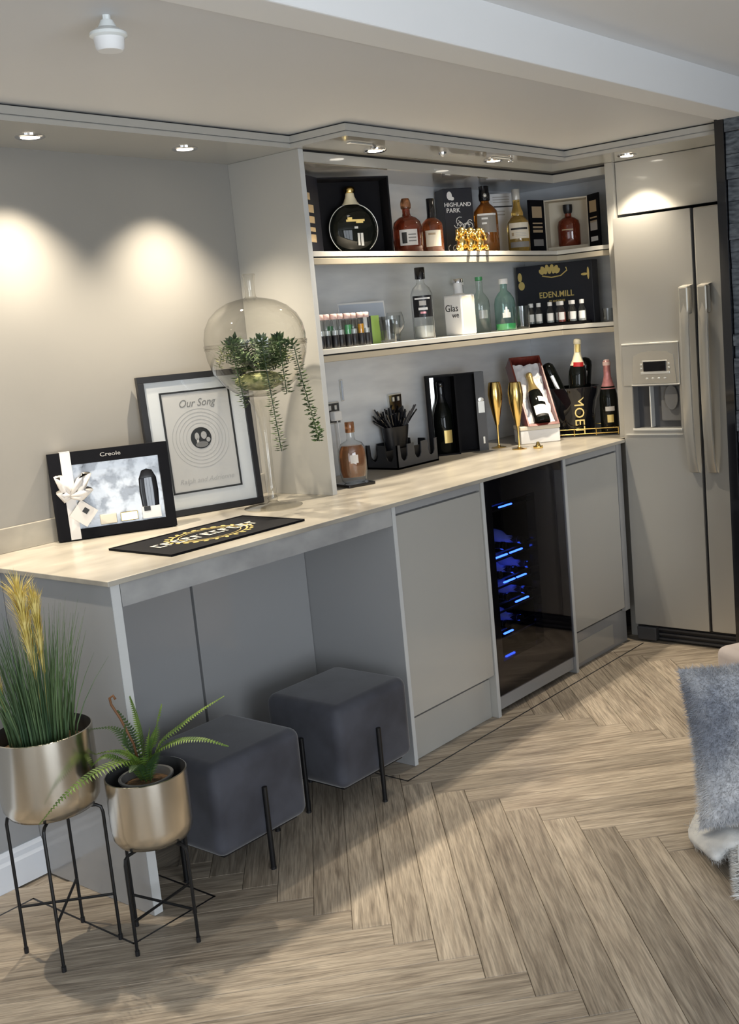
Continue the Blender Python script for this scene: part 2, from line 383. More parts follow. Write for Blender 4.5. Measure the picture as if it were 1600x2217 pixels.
struct('ceiling_upper', B().box(-3.6, 3.5, -5.0, -0.72, 2.249, 2.4), 'ceil_hi', 'higher white ceiling of the main room', 'ceiling')
struct('trim_1', B().box(-3.6, 3.5, -0.72, -0.597, ZC - 0.004, 2.4), 'ceil_hi', 'white downstand beam between low and high ceiling', 'beam', bevel=0.004)
struct('baseboard_back', B().prism([(0.505, 0), (0.490, 0), (0.490, 0.075), (0.494, 0.085), (0.494, 0.10), (0.500, 0.112), (0.505, 0.112)][::-1], -3.6, -0.002,
       mx=Matrix(((0, 0, 1, 0), (1, 0, 0, 0), (0, 1, 0, 0), (0, 0, 0, 1)))), 'skirt', 'white moulded skirting board beside the counter end panel', 'baseboard')
# bulkhead with shadow gaps, soffit below
def plan(o): return [(-3.6, D), (-3.6, YB1 - o), (XB - o, YB1 - o), (XB - o, YB2 - o), (XC - o, YB2 - o), (XC - o, -1.4), (3.4, -1.4), (3.4, D)]
bk = B().prism(plan(0.0), 2.104, 2.1255).prism(plan(-0.008), 2.10, 2.104).prism(plan(0.003), ZS, 2.10)
bulk = struct('trim_2', bk, 'gloss', 'gloss greige stepped bulkhead with shadow gap under the ceiling', 'bulkhead')
gp = B().prism(plan(-0.012), 2.1256, ZC - 0.0002)
obj('shadow_gap', gp, 'black', bulk)

# ------------------------------------------------------------------ downlights
def downlight(x, y, label, grp=None, watts=SPOT_W, size=100, blend=1.0):
    t = thing('downlight', label, 'downlight', (x, y, ZS), 0, grp)
    obj('bezel', B().lathe([(0.027, 0.0), (0.027, -0.004), (0.036, -0.006), (0.041, -0.003), (0.041, 0.0)], 28), 'chrome', t, smooth=40)
    obj('lens', B().lathe([(0.0, -0.0015), (0.026, -0.0015), (0.026, 0.0)], 24), 'lens', t)
    d = bpy.data.lights.new('downlight_beam', 'SPOT'); d.energy = watts; d.color = WARM; d.spot_size = math.radians(size); d.spot_blend = blend
    d.shadow_soft_size = 0.012
    o = bpy.data.objects.new('downlight_beam', d); COL.objects.link(o); o.parent = t; o.location = (0, 0, -0.012)
    return t
downlight(-0.26, 0.52, 'round chrome downlight in the bulkhead beyond the counter end')
downlight(0.285, 0.51, 'round chrome downlight in the bulkhead above the black gift box')
downlight(0.814, 0.487, 'round chrome downlight in the bulkhead above the framed print')
downlight(1.454, 0.246, 'round chrome downlight above the niche end nearest the tall glass vase')
downlight(2.116, 0.209, 'round chrome downlight above the niche, nearest the fridge')
downlight(2.60, -0.118, 'round chrome downlight above the fridge', watts=SPOT_W * 0.9)
sn = thing('ceiling_sensor', 'small round chrome sensor on the bulkhead soffit between two downlights', 'sensor', (1.744, 0.173, ZS))
obj('base', B().lathe([(0, -0.006), (0.014, -0.006), (0.015, 0)], 16), 'chrome', sn, smooth=40)
obj('dome', B().ball((0, 0, -0.006), 0.010, 0.010, 0.010, 12, 8), 'silver', sn, smooth=True)
for x, y, l in ((1.29, 0.17, 'slim white fixing plate on the soffit beside the downlight nearest the vase'), (2.09, 0.155, 'slim white fixing plate on the soffit beside the downlight nearest the fridge')):
    t = thing('fixing_plate', l, 'plate', (x, y, ZS)); obj('plate', B().box(-0.055, 0.055, -0.010, 0.010, -0.006, 0), 'silver', t, bevel=0.003)
    obj('clip', B().box(0.058, 0.076, -0.008, 0.008, -0.014, 0), 'chrome', t, bevel=0.003)
pd = thing('pendant_lamp', 'small white pendant lamp hanging from the low ceiling', 'lamp', (-0.135, -0.45, 2.055))
obj('cord', B().tube([(0, 0, 0.076), (0, 0, 0.062)], 0.008, 8), 'pendant', pd, smooth=40)
obj('cap', B().lathe([(0.0, 0.066), (0.012, 0.066), (0.016, 0.058), (0.020, 0.050), (0, 0.050)], 20), 'pendant', pd, smooth=40)
obj('shade', B().lathe([(0, 0.053), (0.020, 0.052), (0.036, 0.042), (0.037, 0.036), (0.030, 0.032), (0, 0.032)], 24), 'pendant', pd, smooth=40)
obj('diffuser', B().lathe([(0.030, 0.032), (0.028, 0.014), (0.024, 0.008), (0, 0.008)], 24), 'ceil_hi', pd, smooth=40)

# ------------------------------------------------------------------ worktop, panels, cabinets
wt = thing('worktop', 'long stone effect bar worktop with thin pale edge', 'worktop', (0, 0, HC))
obj('slab', B().prism([(-0.012, -0.012), (X4 - 0.002, -0.012), (X4 - 0.002, 0.017), (2.715, 0.017), (2.715, 0.055), (XR, 0.055), (XR, D - 0.001), (-0.012, D - 0.001)], -0.014, 0), 'counter', wt, bevel=0.0015)
obj('apron', B().box(0.030, X1 - 0.002, 0.0, 0.02, -0.076, -0.0145), 'apron', wt)
obj('upstand', B().box(-0.012, XP - 0.001, D - 0.014, D - 0.001, 0.0002, 0.073), 'counter', wt, bevel=0.0015)
ep = thing('end_panel', 'gloss grey full height panel closing the open end of the bar counter', 'panel', (0, 0, 0))
obj('panel', B().box(0, 0.028, 0.001, 0.688, 0.001, 0.895), 'gloss_dk', ep)
obj('edge_strip', B().box(0.001, 0.0275, -0.0006, 0.0009, 0.001, 0.895), 'edge', ep)
kp = thing('back_panel', 'narrow gloss grey back panel of the knee space beside the end panel', 'panel', (0, 0, 0))
obj('panel', B().box(0.03, 0.574, 0.425, 0.445, 0.001, 0.894), 'gloss_dk', kp, bevel=0.001)
kp = thing('back_panel', 'wide gloss grey back panel of the knee space behind the far velvet stool', 'panel', (0, 0, 0))
obj('panel', B().box(0.584, X1 - 0.002, 0.425, 0.445, 0.001, 0.894), 'gloss_dk', kp, bevel=0.001)
tag(obj('backing_strip', B().box(0.56, 0.60, 0.447, 0.46, 0.001, 0.89), 'black'), 'black backing behind the gap between the knee space panels', 'panel')

def cabinet(x0, x1, label, gable_r):
    t = thing('base_cabinet', label, 'cabinet', (x0, 0, 0)); wd = x1 - x0
    obj('gable', B().box(0, 0.018, 0.001, 0.60, 0.001, 0.895), 'gloss_dk', t)
    obj('gable_edge', B().box(0.0005, 0.0175, -0.0008, 0.0008, 0.001, 0.895), 'edge', t)
    if gable_r:
        obj('gable', B().box(wd - 0.002, wd + 0.016, 0.001, 0.60, 0.001, 0.895), 'gloss', t)
        obj('gable_edge', B().box(wd - 0.0015, wd + 0.0155, -0.0008, 0.0008, 0.001, 0.895), 'edge', t)
    obj('carcass', B().box(0.02, wd - 0.004, 0.045, 0.60, 0.15, 0.893), 'gloss_dk', t)
    dr = obj('door', B().box(0.021, wd - 0.005, 0.004, 0.024, 0.168, 0.862), 'gloss', t, bevel=0.0015)
    obj('handle_rail', B().prism([(0.004, 0.869), (0.012, 0.869), (0.03, 0.855), (0.044, 0.855), (0.044, 0.894), (0.004, 0.894)], 0.021, wd - 0.005,
        mx=Matrix(((0, 0, 1, 0), (1, 0, 0, 0), (0, 1, 0, 0), (0, 0, 0, 1)))), 'gloss_dk', t)
    return t
cb = cabinet(X1, X2, 'gloss greige handleless cabinet beside the knee space', True)
obj('plinth', B().box(0.02, X2 - X1 - 0.004, 0.03, 0.046, 0.001, 0.149), 'gloss', cb)
cb = cabinet(X3, 2.585, 'gloss greige handleless cabinet beside the fridge', False)
obj('plinth', B().box(0.02, 2.63 - X3, 0.03, 0.046, 0.001, 0.149), 'gloss_dk', cb)
obj('plinth_reflection', B().box(0.04, 0.36, 0.027, 0.0302, 0.02, 0.11), 'gloss', cb)  # lighter panel stands in for a reflection on the plinth
ff = thing('filler_panel', 'narrow grey filler panel between cabinet and fridge', 'panel', (2.588, 0, 0))
obj('panel', B().box(0, 0.042, 0.006, 0.024, 0.15, 0.894), 'gloss_dk', ff)

# wine cooler
wc = thing('wine_cooler', 'black glass fronted wine cooler glowing blue between two cabinets', 'wine cooler', (X2 + 0.02, 0, 0))
ww = X3 - X2 - 0.024
obj('body', B().box(0, ww, 0.57, 0.60, 0.06, 0.892).box(0, 0.02, 0.05, 0.57, 0.06, 0.892).box(ww - 0.02, ww, 0.05, 0.57, 0.06, 0.892)
    .box(0.02, ww - 0.02, 0.05, 0.57, 0.06, 0.12).box(0.02, ww - 0.02, 0.05, 0.57, 0.872, 0.892), 'cavity', wc)
dr = obj('door_frame', B().box(0.002, 0.045, 0.006, 0.045, 0.075, 0.892).box(ww - 0.21, ww - 0.002, 0.006, 0.045, 0.075, 0.892)
    .box(0.045, ww - 0.21, 0.006, 0.045, 0.80, 0.892).box(0.045, ww - 0.21, 0.006, 0.045, 0.075, 0.20), 'black_gl', wc)
obj('door_glass', B().box(0.002, ww - 0.002, 0.0, 0.0055, 0.075, 0.892), 'smoke', wc)
obj('kick_plate', B().box(0.0, ww, 0.012, 0.03, 0.02, 0.072), 'gloss_dk', wc)
for x0, x1, zz in ((0.25, 0.335, 0.746), (0.20, 0.28, 0.554), (0.30, 0.385, 0.554), (0.245, 0.32, 0.446), (0.335, 0.40, 0.446), (0.315, 0.405, 0.350), (0.22, 0.28, 0.244)): obj('blue_glint', B().box(x0, x1, 0.118, 0.126, zz, zz + 0.005), 'blueglint', wc)  # added glowing strips stand in for blue highlights on the bottles
for z in (0.25, 0.356, 0.452, 0.560, 0.752):
    rk = B()
    for k in range(7): rk.box(0.03, ww - 0.03, 0.07 + k * 0.075, 0.078 + k * 0.075, z, z + 0.006)
    rk.box(0.022, 0.03, 0.06, 0.56, z, z + 0.006).box(ww - 0.03, ww - 0.022, 0.06, 0.56, z, z + 0.006)
    obj('rack', rk, 'black_m', wc)
lb = Matrix.Rotation(PI / 2, 4, 'X')
BPROF = [(0, 0.0), (0.034, 0.0), (0.037, 0.006), (0.037, 0.185), (0.030, 0.215), (0.015, 0.238), (0.0135, 0.295), (0.0155, 0.297), (0.0155, 0.31), (0, 0.31)]
lying = ['lowest rack', 'second rack', 'third rack', 'top rack']
for r, (z, xs) in enumerate(((0.2565, (0.20, 0.30)), (0.3625, (0.22, 0.34)), (0.4585, (0.18, 0.28, 0.38)), (0.5665, (0.22, 0.34)))):
    for k, xx in enumerate(xs):
        t = thing('wine_bottle', 'wine bottle on the %s of the cooler, %s from the knee space' % (lying[r], ('first', 'second', 'third')[k]), 'bottle', (X2 + 0.02 + xx, 0.40, z + 0.0375), 0, 'bottles on the %s of the cooler' % lying[r])
        obj('body', B().lathe(BPROF, 18, mx=lb), 'bluebottle', t, smooth=40)
        obj('capsule', B().lathe([(0.0145, 0.235), (0.0142, 0.296), (0.0160, 0.298), (0.0160, 0.312), (0, 0.312)], 14, mx=lb), 'black_gl', t, smooth=40)

# ------------------------------------------------------------------ niche
sp = thing('niche_side_panel', 'tall gloss greige panel standing on the worktop at the niche end behind the vase', 'panel', (XP, YS, HC))
obj('panel', B().box(0, 0.022, 0.001, D - YS - 0.001, 0.0005, ZS - HC - 0.0005), 'gloss', sp)
obj('edge_strip', B().box(0.0005, 0.0215, -0.0006, 0.001, 0.0005, ZS - HC - 0.0005), 'edge', sp)
bs = thing('backsplash', 'grey stone effect backsplash lining the back of the shelf niche', 'backsplash', (0, 0, HC))
obj('panel', B().box(XP + 0.023, XR - 0.001, D - 0.008, D - 0.001, 0.0005, ZS - HC - 0.001), 'splash', bs)
bs = thing('backsplash', 'grey stone effect backsplash lining the short return side of the niche', 'backsplash', (0, 0, HC))
obj('panel', B().box(XR + 0.0005, XR + 0.008, 0.056, D - 0.001, 0.0005, ZS - HC - 0.001), 'splash', bs)
hd = thing('niche_header', 'gloss greige header panel running above the niche shelves', 'panel', (0, 0, 2.045))
obj('panel', B().prism([(XP + 0.023, YS), (XS, YS), (XS, 0.057), (XS + 0.022, 0.057), (XS + 0.022, YS + 0.022), (XP + 0.023, YS + 0.022)], 0, 0.033), 'gloss', hd)
obj('shadow_gap', B().prism([(XP + 0.023, YS + 0.004), (XS + 0.004, YS + 0.004), (XS + 0.004, 0.057), (XS + 0.02, 0.057), (XS + 0.02, YS + 0.02), (XP + 0.023, YS + 0.02)], 0.0332, ZS - 2.045 - 0.0005), 'black', hd)
obj('niche_ceiling', B().prism([(XP + 0.023, YS + 0.0225), (XS + 0.0225, YS + 0.0225), (XS + 0.0225, 0.057), (XR - 0.001, 0.057), (XR - 0.001, D - 0.009), (XP + 0.023, D - 0.009)], 0.012, 0.033), 'gloss_dk', hd)
def lshelf(z, label):
    t = thing('wall_shelf', label, 'shelf', (0, 0, z))
    def L(i): return [(XP + 0.0225, YS + i), (XS + i, YS + i), (XS + i, 0.0565), (XR - 0.0005, 0.0565), (XR - 0.0005, D - 0.0085), (XP + 0.0225, D - 0.0085)]
    def E(i, t2): return [(XP + 0.0225, YS + i), (XS + i, YS + i), (XS + i, 0.0565), (XS + i + t2, 0.0565), (XS + i + t2, YS + i + t2), (XP + 0.0225, YS + i + t2)]
    obj('board', B().prism(L(0.0), -0.018, 0), 'shelf_edge', t, bevel=0.0012)
    obj('groove', B().prism(E(0.006, 0.02), -0.022, -0.0182), 'black', t)
    obj('front_profile', B().prism(E(0.001, 0.03), -0.045, -0.0222), 'shelf_lip', t, bevel=0.002)
lshelf(S1, 'upper satin shelf with champagne front profile carrying dark spirit boxes')
lshelf(S2, 'lower satin shelf with champagne front profile carrying gin bottles and glasses')

# fridge housing
hp = thing('housing_panel', 'tall gloss greige fridge housing panel at the niche end', 'panel', (2.716, 0.018, 0))
obj('panel', B().box(0, 0.66, 0, 0.036, 0.001, ZS - 0.001), 'gloss', hp)
cu = thing('bridge_cupboard', 'gloss greige bridging cupboard above the fridge', 'cupboard', (2.735, -0.90, 1.866))
obj('carcass', B().box(0.022, 0.6, 0, 0.915, 0, ZS - 1.866 - 0.001), 'gloss_dk', cu)
obj('door', B().box(0, 0.02, 0.002, 0.914, 0.0, ZS - 1.866 - 0.002), 'gloss', cu, bevel=0.001)

# fridge freezer, front face at local x = 0, local y runs along the front (0 .. -0.88)
fg = thing('fridge_freezer', 'silver side by side fridge freezer with ice dispenser', 'fridge', (2.64, -0.012, 0))
obj('body', B().box(0.066, 0.72, -0.868, -0.002, 0.02, 1.85), 'darkgrey', fg)
y0, y1, z0, z1 = -0.272, -0.048, 0.955, 1.140       # dispenser recess
fd = obj('freezer_door', B().box(0, 0.06, y1, 0, 0.08, 1.846).box(0, 0.06, -0.354, y0, 0.08, 1.846).box(0, 0.06, y0, y1, 0.08, z0).box(0, 0.06, y0, y1, z1, 1.846), 'steel', fg)
rd = obj('fridge_door', B().box(0, 0.06, -0.868, -0.366, 0.08, 1.846), 'steel', fg, bevel=0.006)
obj('door_gap', B().box(0.012, 0.06, -0.3655, -0.3545, 0.08, 1.846), 'black', fg)
ds = obj('dispenser', B().box(0.045, 0.0595, y0, y1, z0, z1), 'darkgrey', fg)
obj('recess_side', B().box(0.001, 0.045, y0, y0 + 0.004, z0, z1).box(0.001, 0.045, y1 - 0.004, y1, z0, z1).box(0.001, 0.045, y0, y1, z1 - 0.004, z1), 'midgrey', ds)
obj('divider', B().box(0.012, 0.045, -0.128, -0.122, z0 + 0.005, z1), 'silver', ds, bevel=0.001)
obj('paddle_surround', B().box(0.030, 0.045, -0.262, -0.165, z0 + 0.03, z1 - 0.004), 'midgrey', ds, bevel=0.006)
obj('paddle', B().lathe([(0, 0.0), (0.030, 0.0), (0.032, 0.006), (0.030, 0.012), (0, 0.012)], 24, sy=1.7, mx=Matrix.Translation((0.028, -0.222, 1.085)) @ Matrix.Rotation(-PI / 2, 4, 'Y') @ Matrix.Rotation(PI / 2, 4, 'Z')), 'midgrey', ds, smooth=40)
obj('drip_tray', B().box(-0.006, 0.045, y0 - 0.004, y1 + 0.004, z0 - 0.008, z0 + 0.002), 'silver', ds, bevel=0.002)
cp = obj('control_panel', B().box(-0.004, 0.0, -0.276, -0.010, z1 + 0.001, 1.316), 'steel', fg, bevel=0.003)
obj('panel_trim', B().box(-0.008, 0.0, -0.276, -0.010, 1.314, 1.320), 'silver', cp, bevel=0.002)
obj('panel_trim', B().box(-0.008, 0.0, -0.276, -0.050, z1, z1 + 0.005), 'silver', cp, bevel=0.002)
obj('panel_trim', B().box(-0.006, 0.0, -0.276, -0.010, z0 - 0.026, z0 - 0.022), 'silver', cp)
obj('control_fascia', B().prism([(-0.262, z1 + 0.008), (-0.055, z1 + 0.008), (-0.064, 1.265), (-0.100, 1.280), (-0.16, 1.286), (-0.22, 1.280), (-0.252, 1.265)], -0.007, -0.0041,
    mx=Matrix(((0, 0, 1, 0), (1, 0, 0, 0), (0, 1, 0, 0), (0, 0, 0, 1)))), 'handle', cp)
obj('display', B().box(-0.010, -0.007, -0.218, -0.112, 1.200, 1.240), 'black_gl', cp, bevel=0.001)
obj('display_frame', B().box(-0.009, -0.007, -0.234, -0.098, 1.188, 1.198).box(-0.009, -0.007, -0.223, -0.107, 1.2405, 1.245), 'silver', cp, bevel=0.001)
for yy in (-0.230, -0.101):
    for zz in (1.210, 1.226):
        obj('button', B().box(-0.010, -0.007, yy - 0.004, yy + 0.004, zz, zz + 0.007), 'silver', cp, bevel=0.001)
for k in range(4):
    obj('button', B().ball((-0.007, -0.125 - k * 0.028, 1.170), 0.002, 0.007, 0.004, 10, 6), 'silver', cp, smooth=True)
for s, yy in ((0, -0.330), (1, -0.412)):
    prof = [(1.545, 0.000), (1.540, -0.030), (1.50, -0.046), (1.36, -0.056), (1.15, -0.060), (0.95, -0.056), (0.82, -0.044), (0.775, -0.026), (0.768, 0.0)]
    hb = B(); n = len(prof)
    for i, (zz, xx) in enumerate(prof):
        hw = 0.021 if zz > 1.45 else 0.019
        hb.v += [(xx, yy - hw, zz), (xx - 0.004, yy, zz), (xx, yy + hw, zz), (min(0, xx + 0.020), yy + hw * 0.8, zz), (min(0, xx + 0.020), yy - hw * 0.8, zz)]
    for i in range(n - 1):
        for k in range(5): hb.f.append((i * 5 + k, i * 5 + (k + 1) % 5, i * 5 + 5 + (k + 1) % 5, i * 5 + 5 + k))
    h = obj('handle', hb, 'handle', fd if s == 0 else rd, smooth=50)
    obj('handle_cap', B().box(-0.052, -0.012, yy - 0.0225, yy + 0.0225, 1.425, 1.54), 'handle', h, bevel=0.008)
obj('kick_grille', B().box(0.03, 0.06, -0.868, -0.10, 0.005, 0.072), 'black', fg)
for k in range(3): obj('grille_slat', B().box(0.022, 0.03, -0.868, -0.10, 0.012 + k * 0.022, 0.020 + k * 0.022), 'darkgrey', fg)
obj('hinge_cover', B().box(0.0, 0.06, -0.098, -0.004, 0.008, 0.070), 'darkgrey', fg, bevel=0.006)

# slate feature wall with black end trim
sw = struct('wall_stone', B().box(2.44, 2.52, -2.4, -0.622, 0, ZC - 0.001), 'stone', 'dark split face slate feature wall beside the fridge', 'wall')
struct('trim_3', B().box(2.415, 2.52, -0.621, -0.585, 0, ZC - 0.001), 'black_gl', 'black upright trim ending the slate wall', 'trim', bevel=0.001)
z = 0.0; rr = random.Random(3)
while z < ZC - 0.02:
    h = min(rr.choice((0.045, 0.06, 0.06, 0.08)), ZC - 0.002 - z); y = -0.623
    while y > -1.45:
        l = rr.uniform(0.10, 0.34); pr = rr.uniform(0.004, 0.022)
        bb = B().box(2.4395 - pr, 2.4395, y - l + 0.0012, y - 0.0012, z + 0.001, z + h - 0.001)
        bb.v = [(vx + (rr.uniform(-0.004, 0.004) if vx < 2.439 else 0), vy, vz) for vx, vy, vz in bb.v]
        obj('stone', bb, 'stone', sw); y -= l
    z += h

# ------------------------------------------------------------------ counter objects
# gift box
gb = thing('gift_box', 'black gift box with clear window, ivory ribbon and tag', 'gift box', (0.430, 0.549, HC + 0.0037), math.radians(-29.5)); gb.rotation_euler[0] = math.radians(-4)
W, H, T = 0.356, 0.268, 0.05
wx0, wx1, wz0, wz1 = -0.115, 0.148, 0.030, 0.228
obj('box', B().box(-W/2, W/2, 0.02, T, 0, H).box(-W/2, W/2, 0, 0.02, 0, wz0).box(-W/2, W/2, 0, 0.02, wz1, H).box(-W/2, wx0, 0, 0.02, wz0, wz1).box(wx1, W/2, 0, 0.02, wz0, wz1), 'blackcard', gb)
wn = obj('window_film', B().box(wx0 - 0.002, wx1 + 0.002, 0.012, 0.019, wz0 - 0.002, wz1 + 0.002), 'film', gb)
obj('bottle_print', B().lathe([(0, 0), (0.026, 0), (0.029, 0.05), (0.027, 0.09), (0.016, 0.115), (0, 0.12)], 18, sy=0.2, mx=Matrix.Translation((0.107, 0.012, 0.07))), 'black_gl', wn, smooth=40)
obj('jar_label', B().box(0.078, 0.135, 0.006, 0.011, 0.035, 0.072), 'white', wn)
obj('jar_mark', B().box(0.084, 0.104, 0.005, 0.0061, 0.058, 0.072), 'ink', wn)
obj('gold_jar', B().box(0.012, 0.064, 0.006, 0.011, 0.036, 0.064), 'gold', wn, bevel=0.002)
obj('candle_jar', B().box(-0.05, 0.0, 0.006, 0.011, 0.034, 0.066), 'cream', wn, bevel=0.003)
text('lettering', 'Creole', 0.017, 'greyink', gb, (0.005, -0.0006, 0.249), sx=1.3)
rb = obj('ribbon', B().box(-0.142, -0.112, -0.0022, -0.0006, 0.001, H).box(-0.142, -0.112, -0.0022, T + 0.001, H + 0.0005, H + 0.002), 'ribbon', gb)
bow = B()
for sgn, l in ((1, 0.055), (-1, 0.028)):
    for dz, sp2 in ((0.045, 0.05), (0.005, 0.03)):
        pts = [(-0.127, -0.004, 0.135), (-0.127 + sgn * l * 0.6, -0.016, 0.135 + dz), (-0.127 + sgn * l, -0.012, 0.135 + dz * 1.2 + 0.01), (-0.127 + sgn * l * 0.5, -0.008, 0.135 + dz * 0.4 - 0.012), (-0.127, -0.004, 0.132)]
        bow.tube(pts, 0.010, 6, taper=lambda u: 0.5 + 0.9 * math.sin(PI * u))
obj('bow', bow, 'ribbon', gb, smooth=True)
tg = obj('gift_tag', B().box(-0.030, 0.030, -0.001, 0.001, -0.030, 0.030, mx=Matrix.Translation((-0.096, -0.012, 0.078)) @ Matrix.Rotation(math.radians(40), 4, 'Y')), 'paper', gb)
obj('tag_mark', B().box(-0.008, 0.008, -0.0018, -0.0011, 0.002, 0.018, mx=Matrix.Translation((-0.096, -0.012, 0.078)) @ Matrix.Rotation(math.radians(40), 4, 'Y')), 'ink', tg)

# framed print leaning on the wall
pf = thing('picture_frame', 'black framed white print with round disc leaning on the wall', 'picture frame', (0.8175, 0.5735, HC + 0.0012), math.radians(-19.1)); pf.rotation_euler[0] = math.radians(-4.2)
W, H = 0.38, 0.47; f = 0.021
fb = B()
for x0, x1, z0, z1 in ((-W/2, W/2, 0, f), (-W/2, W/2, H - f, H), (-W/2, -W/2 + f, f, H - f), (W/2 - f, W/2, f, H - f)): fb.box(x0, x1, -0.012, 0.012, z0, z1)
obj('frame', fb, 'black', pf, bevel=0.001)
mb = obj('mount', B().box(-W/2 + f, W/2 - f, -0.004, 0.008, f, H - f), 'white', pf)
ix, iz0, iz1 = 0.122, 0.072, 0.412
kb = B()
for x0, x1, z0, z1 in ((-ix, ix, iz0, iz0 + 0.006), (-ix, ix, iz1 - 0.006, iz1), (-ix, -ix + 0.006, iz0, iz1), (ix - 0.006, ix, iz0, iz1)): kb.box(x0, x1, -0.0075, -0.004, z0, z1)
obj('inner_border', kb, 'ink', pf)
pp = obj('print', B().box(-ix + 0.006, ix - 0.006, -0.0052, -0.004, iz0 + 0.006, iz1 - 0.006), 'paper', pf)
text('lettering', 'Our Song', 0.036, 'midink', pp, (0, -0.0056, 0.368), shear=0.35, sx=0.9)
text('lettering', 'Ralph and Adrienne', 0.024, 'greyink', pp, (0.0, -0.0056, 0.110), shear=0.35)
ry = Matrix.Rotation(PI / 2, 4, 'X')
dm = Matrix.Translation((0, -0.0053, 0.250)) @ ry
for r in (0.098, 0.086, 0.074, 0.062, 0.050):
    obj('groove_ring', B().lathe([(r, 0), (r + 0.0012, 0), (r + 0.0012, 0.0005), (r, 0.0005), (r, 0)], 48, mx=dm), 'greyink', pp)
dc = obj('photo_disc', B().lathe([(0, 0), (0.036, 0), (0.036, 0.001), (0, 0.001)], 36, mx=dm), 'ink', pp)
for x, z2, a, b2, m in ((-0.014, 0.256, 0.008, 0.013, 'greyink'), (0.010, 0.258, 0.010, 0.013, 'greyink'), (0.0, 0.228, 0.022, 0.010, 'midink'), (-0.013, 0.240, 0.004, 0.012, 'paper'), (0.024, 0.242, 0.007, 0.008, 'greyink')):
    obj('photo_tone', B().lathe([(0, 0), (1, 0), (1, 0.0006), (0, 0.0006)], 16, mx=Matrix.Translation((x, -0.0064, z2)) @ ry @ Matrix.Diagonal((a, b2, 1, 1))), m, dc)
obj('glazing', B().box(-W/2 + f, W/2 - f, -0.0098, -0.009, f, H - f), 'glass', pf)

# covered goblet vase with trailing plant
vs = thing('glass_vase', 'tall clear glass goblet vase with domed lid on the worktop', 'vase', (0.935, 0.392, HC))
obj('foot', B().lathe([(0, 0.0), (0.096, 0.0), (0.098, 0.003), (0.06, 0.008), (0.022, 0.014), (0.014, 0.022), (0.0, 0.022)], 40), 'glass_v', vs, smooth=50)
obj('stem', B().lathe([(0.014, 0.022), (0.018, 0.030), (0.013, 0.042), (0.016, 0.060), (0.0125, 0.09), (0.0135, 0.22), (0.020, 0.30), (0.034, 0.345), (0.046, 0.365)], 24), 'glass_v', vs, smooth=60)
bp = [(0.046 * math.sin(0.01), 0.372)]
bp = [(0.0, 0.372), (0.045, 0.376), (0.085, 0.392), (0.120, 0.420), (0.148, 0.460), (0.162, 0.505), (0.166, 0.535)]
obj('bowl', B().lathe(bp, 48), 'glass_v', vs, smooth=True)
obj('bowl_rim', B().lathe([(0.166, 0.535), (0.1685, 0.537), (0.1685, 0.540), (0.166, 0.541), (0.164, 0.538), (0.166, 0.535)], 48), 'glass_v', vs, smooth=True)
ld = obj('lid', B().lathe([(0.166, 0.552), (0.1665, 0.570), (0.160, 0.605), (0.143, 0.638), (0.115, 0.665), (0.080, 0.684), (0.045, 0.693), (0.022, 0.696), (0.018, 0.700)], 48), 'glass_v', vs, smooth=True)
obj('lid_rim', B().lathe([(0.166, 0.541), (0.169, 0.544), (0.169, 0.551), (0.166, 0.553), (0.164, 0.547), (0.166, 0.541)], 48), 'glass_v', ld, smooth=True)
obj('lid_finial', B().lathe([(0.018, 0.700), (0.0165, 0.715), (0.017, 0.745), (0.020, 0.766), (0.022, 0.770), (0.020, 0.773), (0.0, 0.772)], 20), 'glass_v', ld, smooth=50)
tp = thing('trailing_plant', 'trailing green plant spilling over the rim of the glass vase', 'plant', (0.935, 0.392, HC + 0.39))
obj('moss', B().ball((0, 0, 0.036), 0.082, 0.082, 0.032, 20, 10), 'moss', tp, smooth=True)
r2 = random.Random(5)
for k in range(9):
    a = r2.uniform(0, 2 * PI); q = r2.uniform(0.03, 0.075); obj('pebble', B().ball((q * math.cos(a), q * math.sin(a), 0.010 + 0.028 * (q / 0.075) ** 2), 0.012, 0.010, 0.008, 8, 6), 'pebble', tp, smooth=True)
def leaf_strand(pts, dens, size, rnd, seedm='ivy'):
    b = B(); pts = [Vector(p) for p in pts]
    b.tube(pts, 0.0016, 5)
    seg = [(pts[i], pts[i + 1]) for i in range(len(pts) - 1)]; tot = sum((y - x).length for x, y in seg); n = int(tot * dens); a = 0
    for i in range(n):
        d = tot * (i + 0.5) / n
        for x, y in seg:
            l = (y - x).length
            if d <= l: p = x.lerp(y, d / l); t = (y - x).normalized(); break
            d -= l
        a += 2.4; side = t.orthogonal().normalized(); side = Matrix.Rotation(a + rnd.uniform(-.4, .4), 3, t) @ side
        s2 = size * rnd.uniform(0.7, 1.2); tip = p + side * s2 + t * s2 * 0.15 + Vector((0, 0, s2 * 0.25)); w2 = t.cross(side) * s2 * 0.24; mid = p.lerp(tip, 0.55)
        b.add([p, mid + w2, tip, mid - w2, mid + t * s2 * 0.12], [(0, 1, 4), (1, 2, 4), (2, 3, 4), (3, 0, 4)])
    return b
tocam = Vector((-0.675, -0.738, 0)); rt = Vector((0.6025, -0.7939, -0.08))
def vp(u, dz, dep): return rt * u + tocam * dep * 1 + Vector((0, 0, dz))
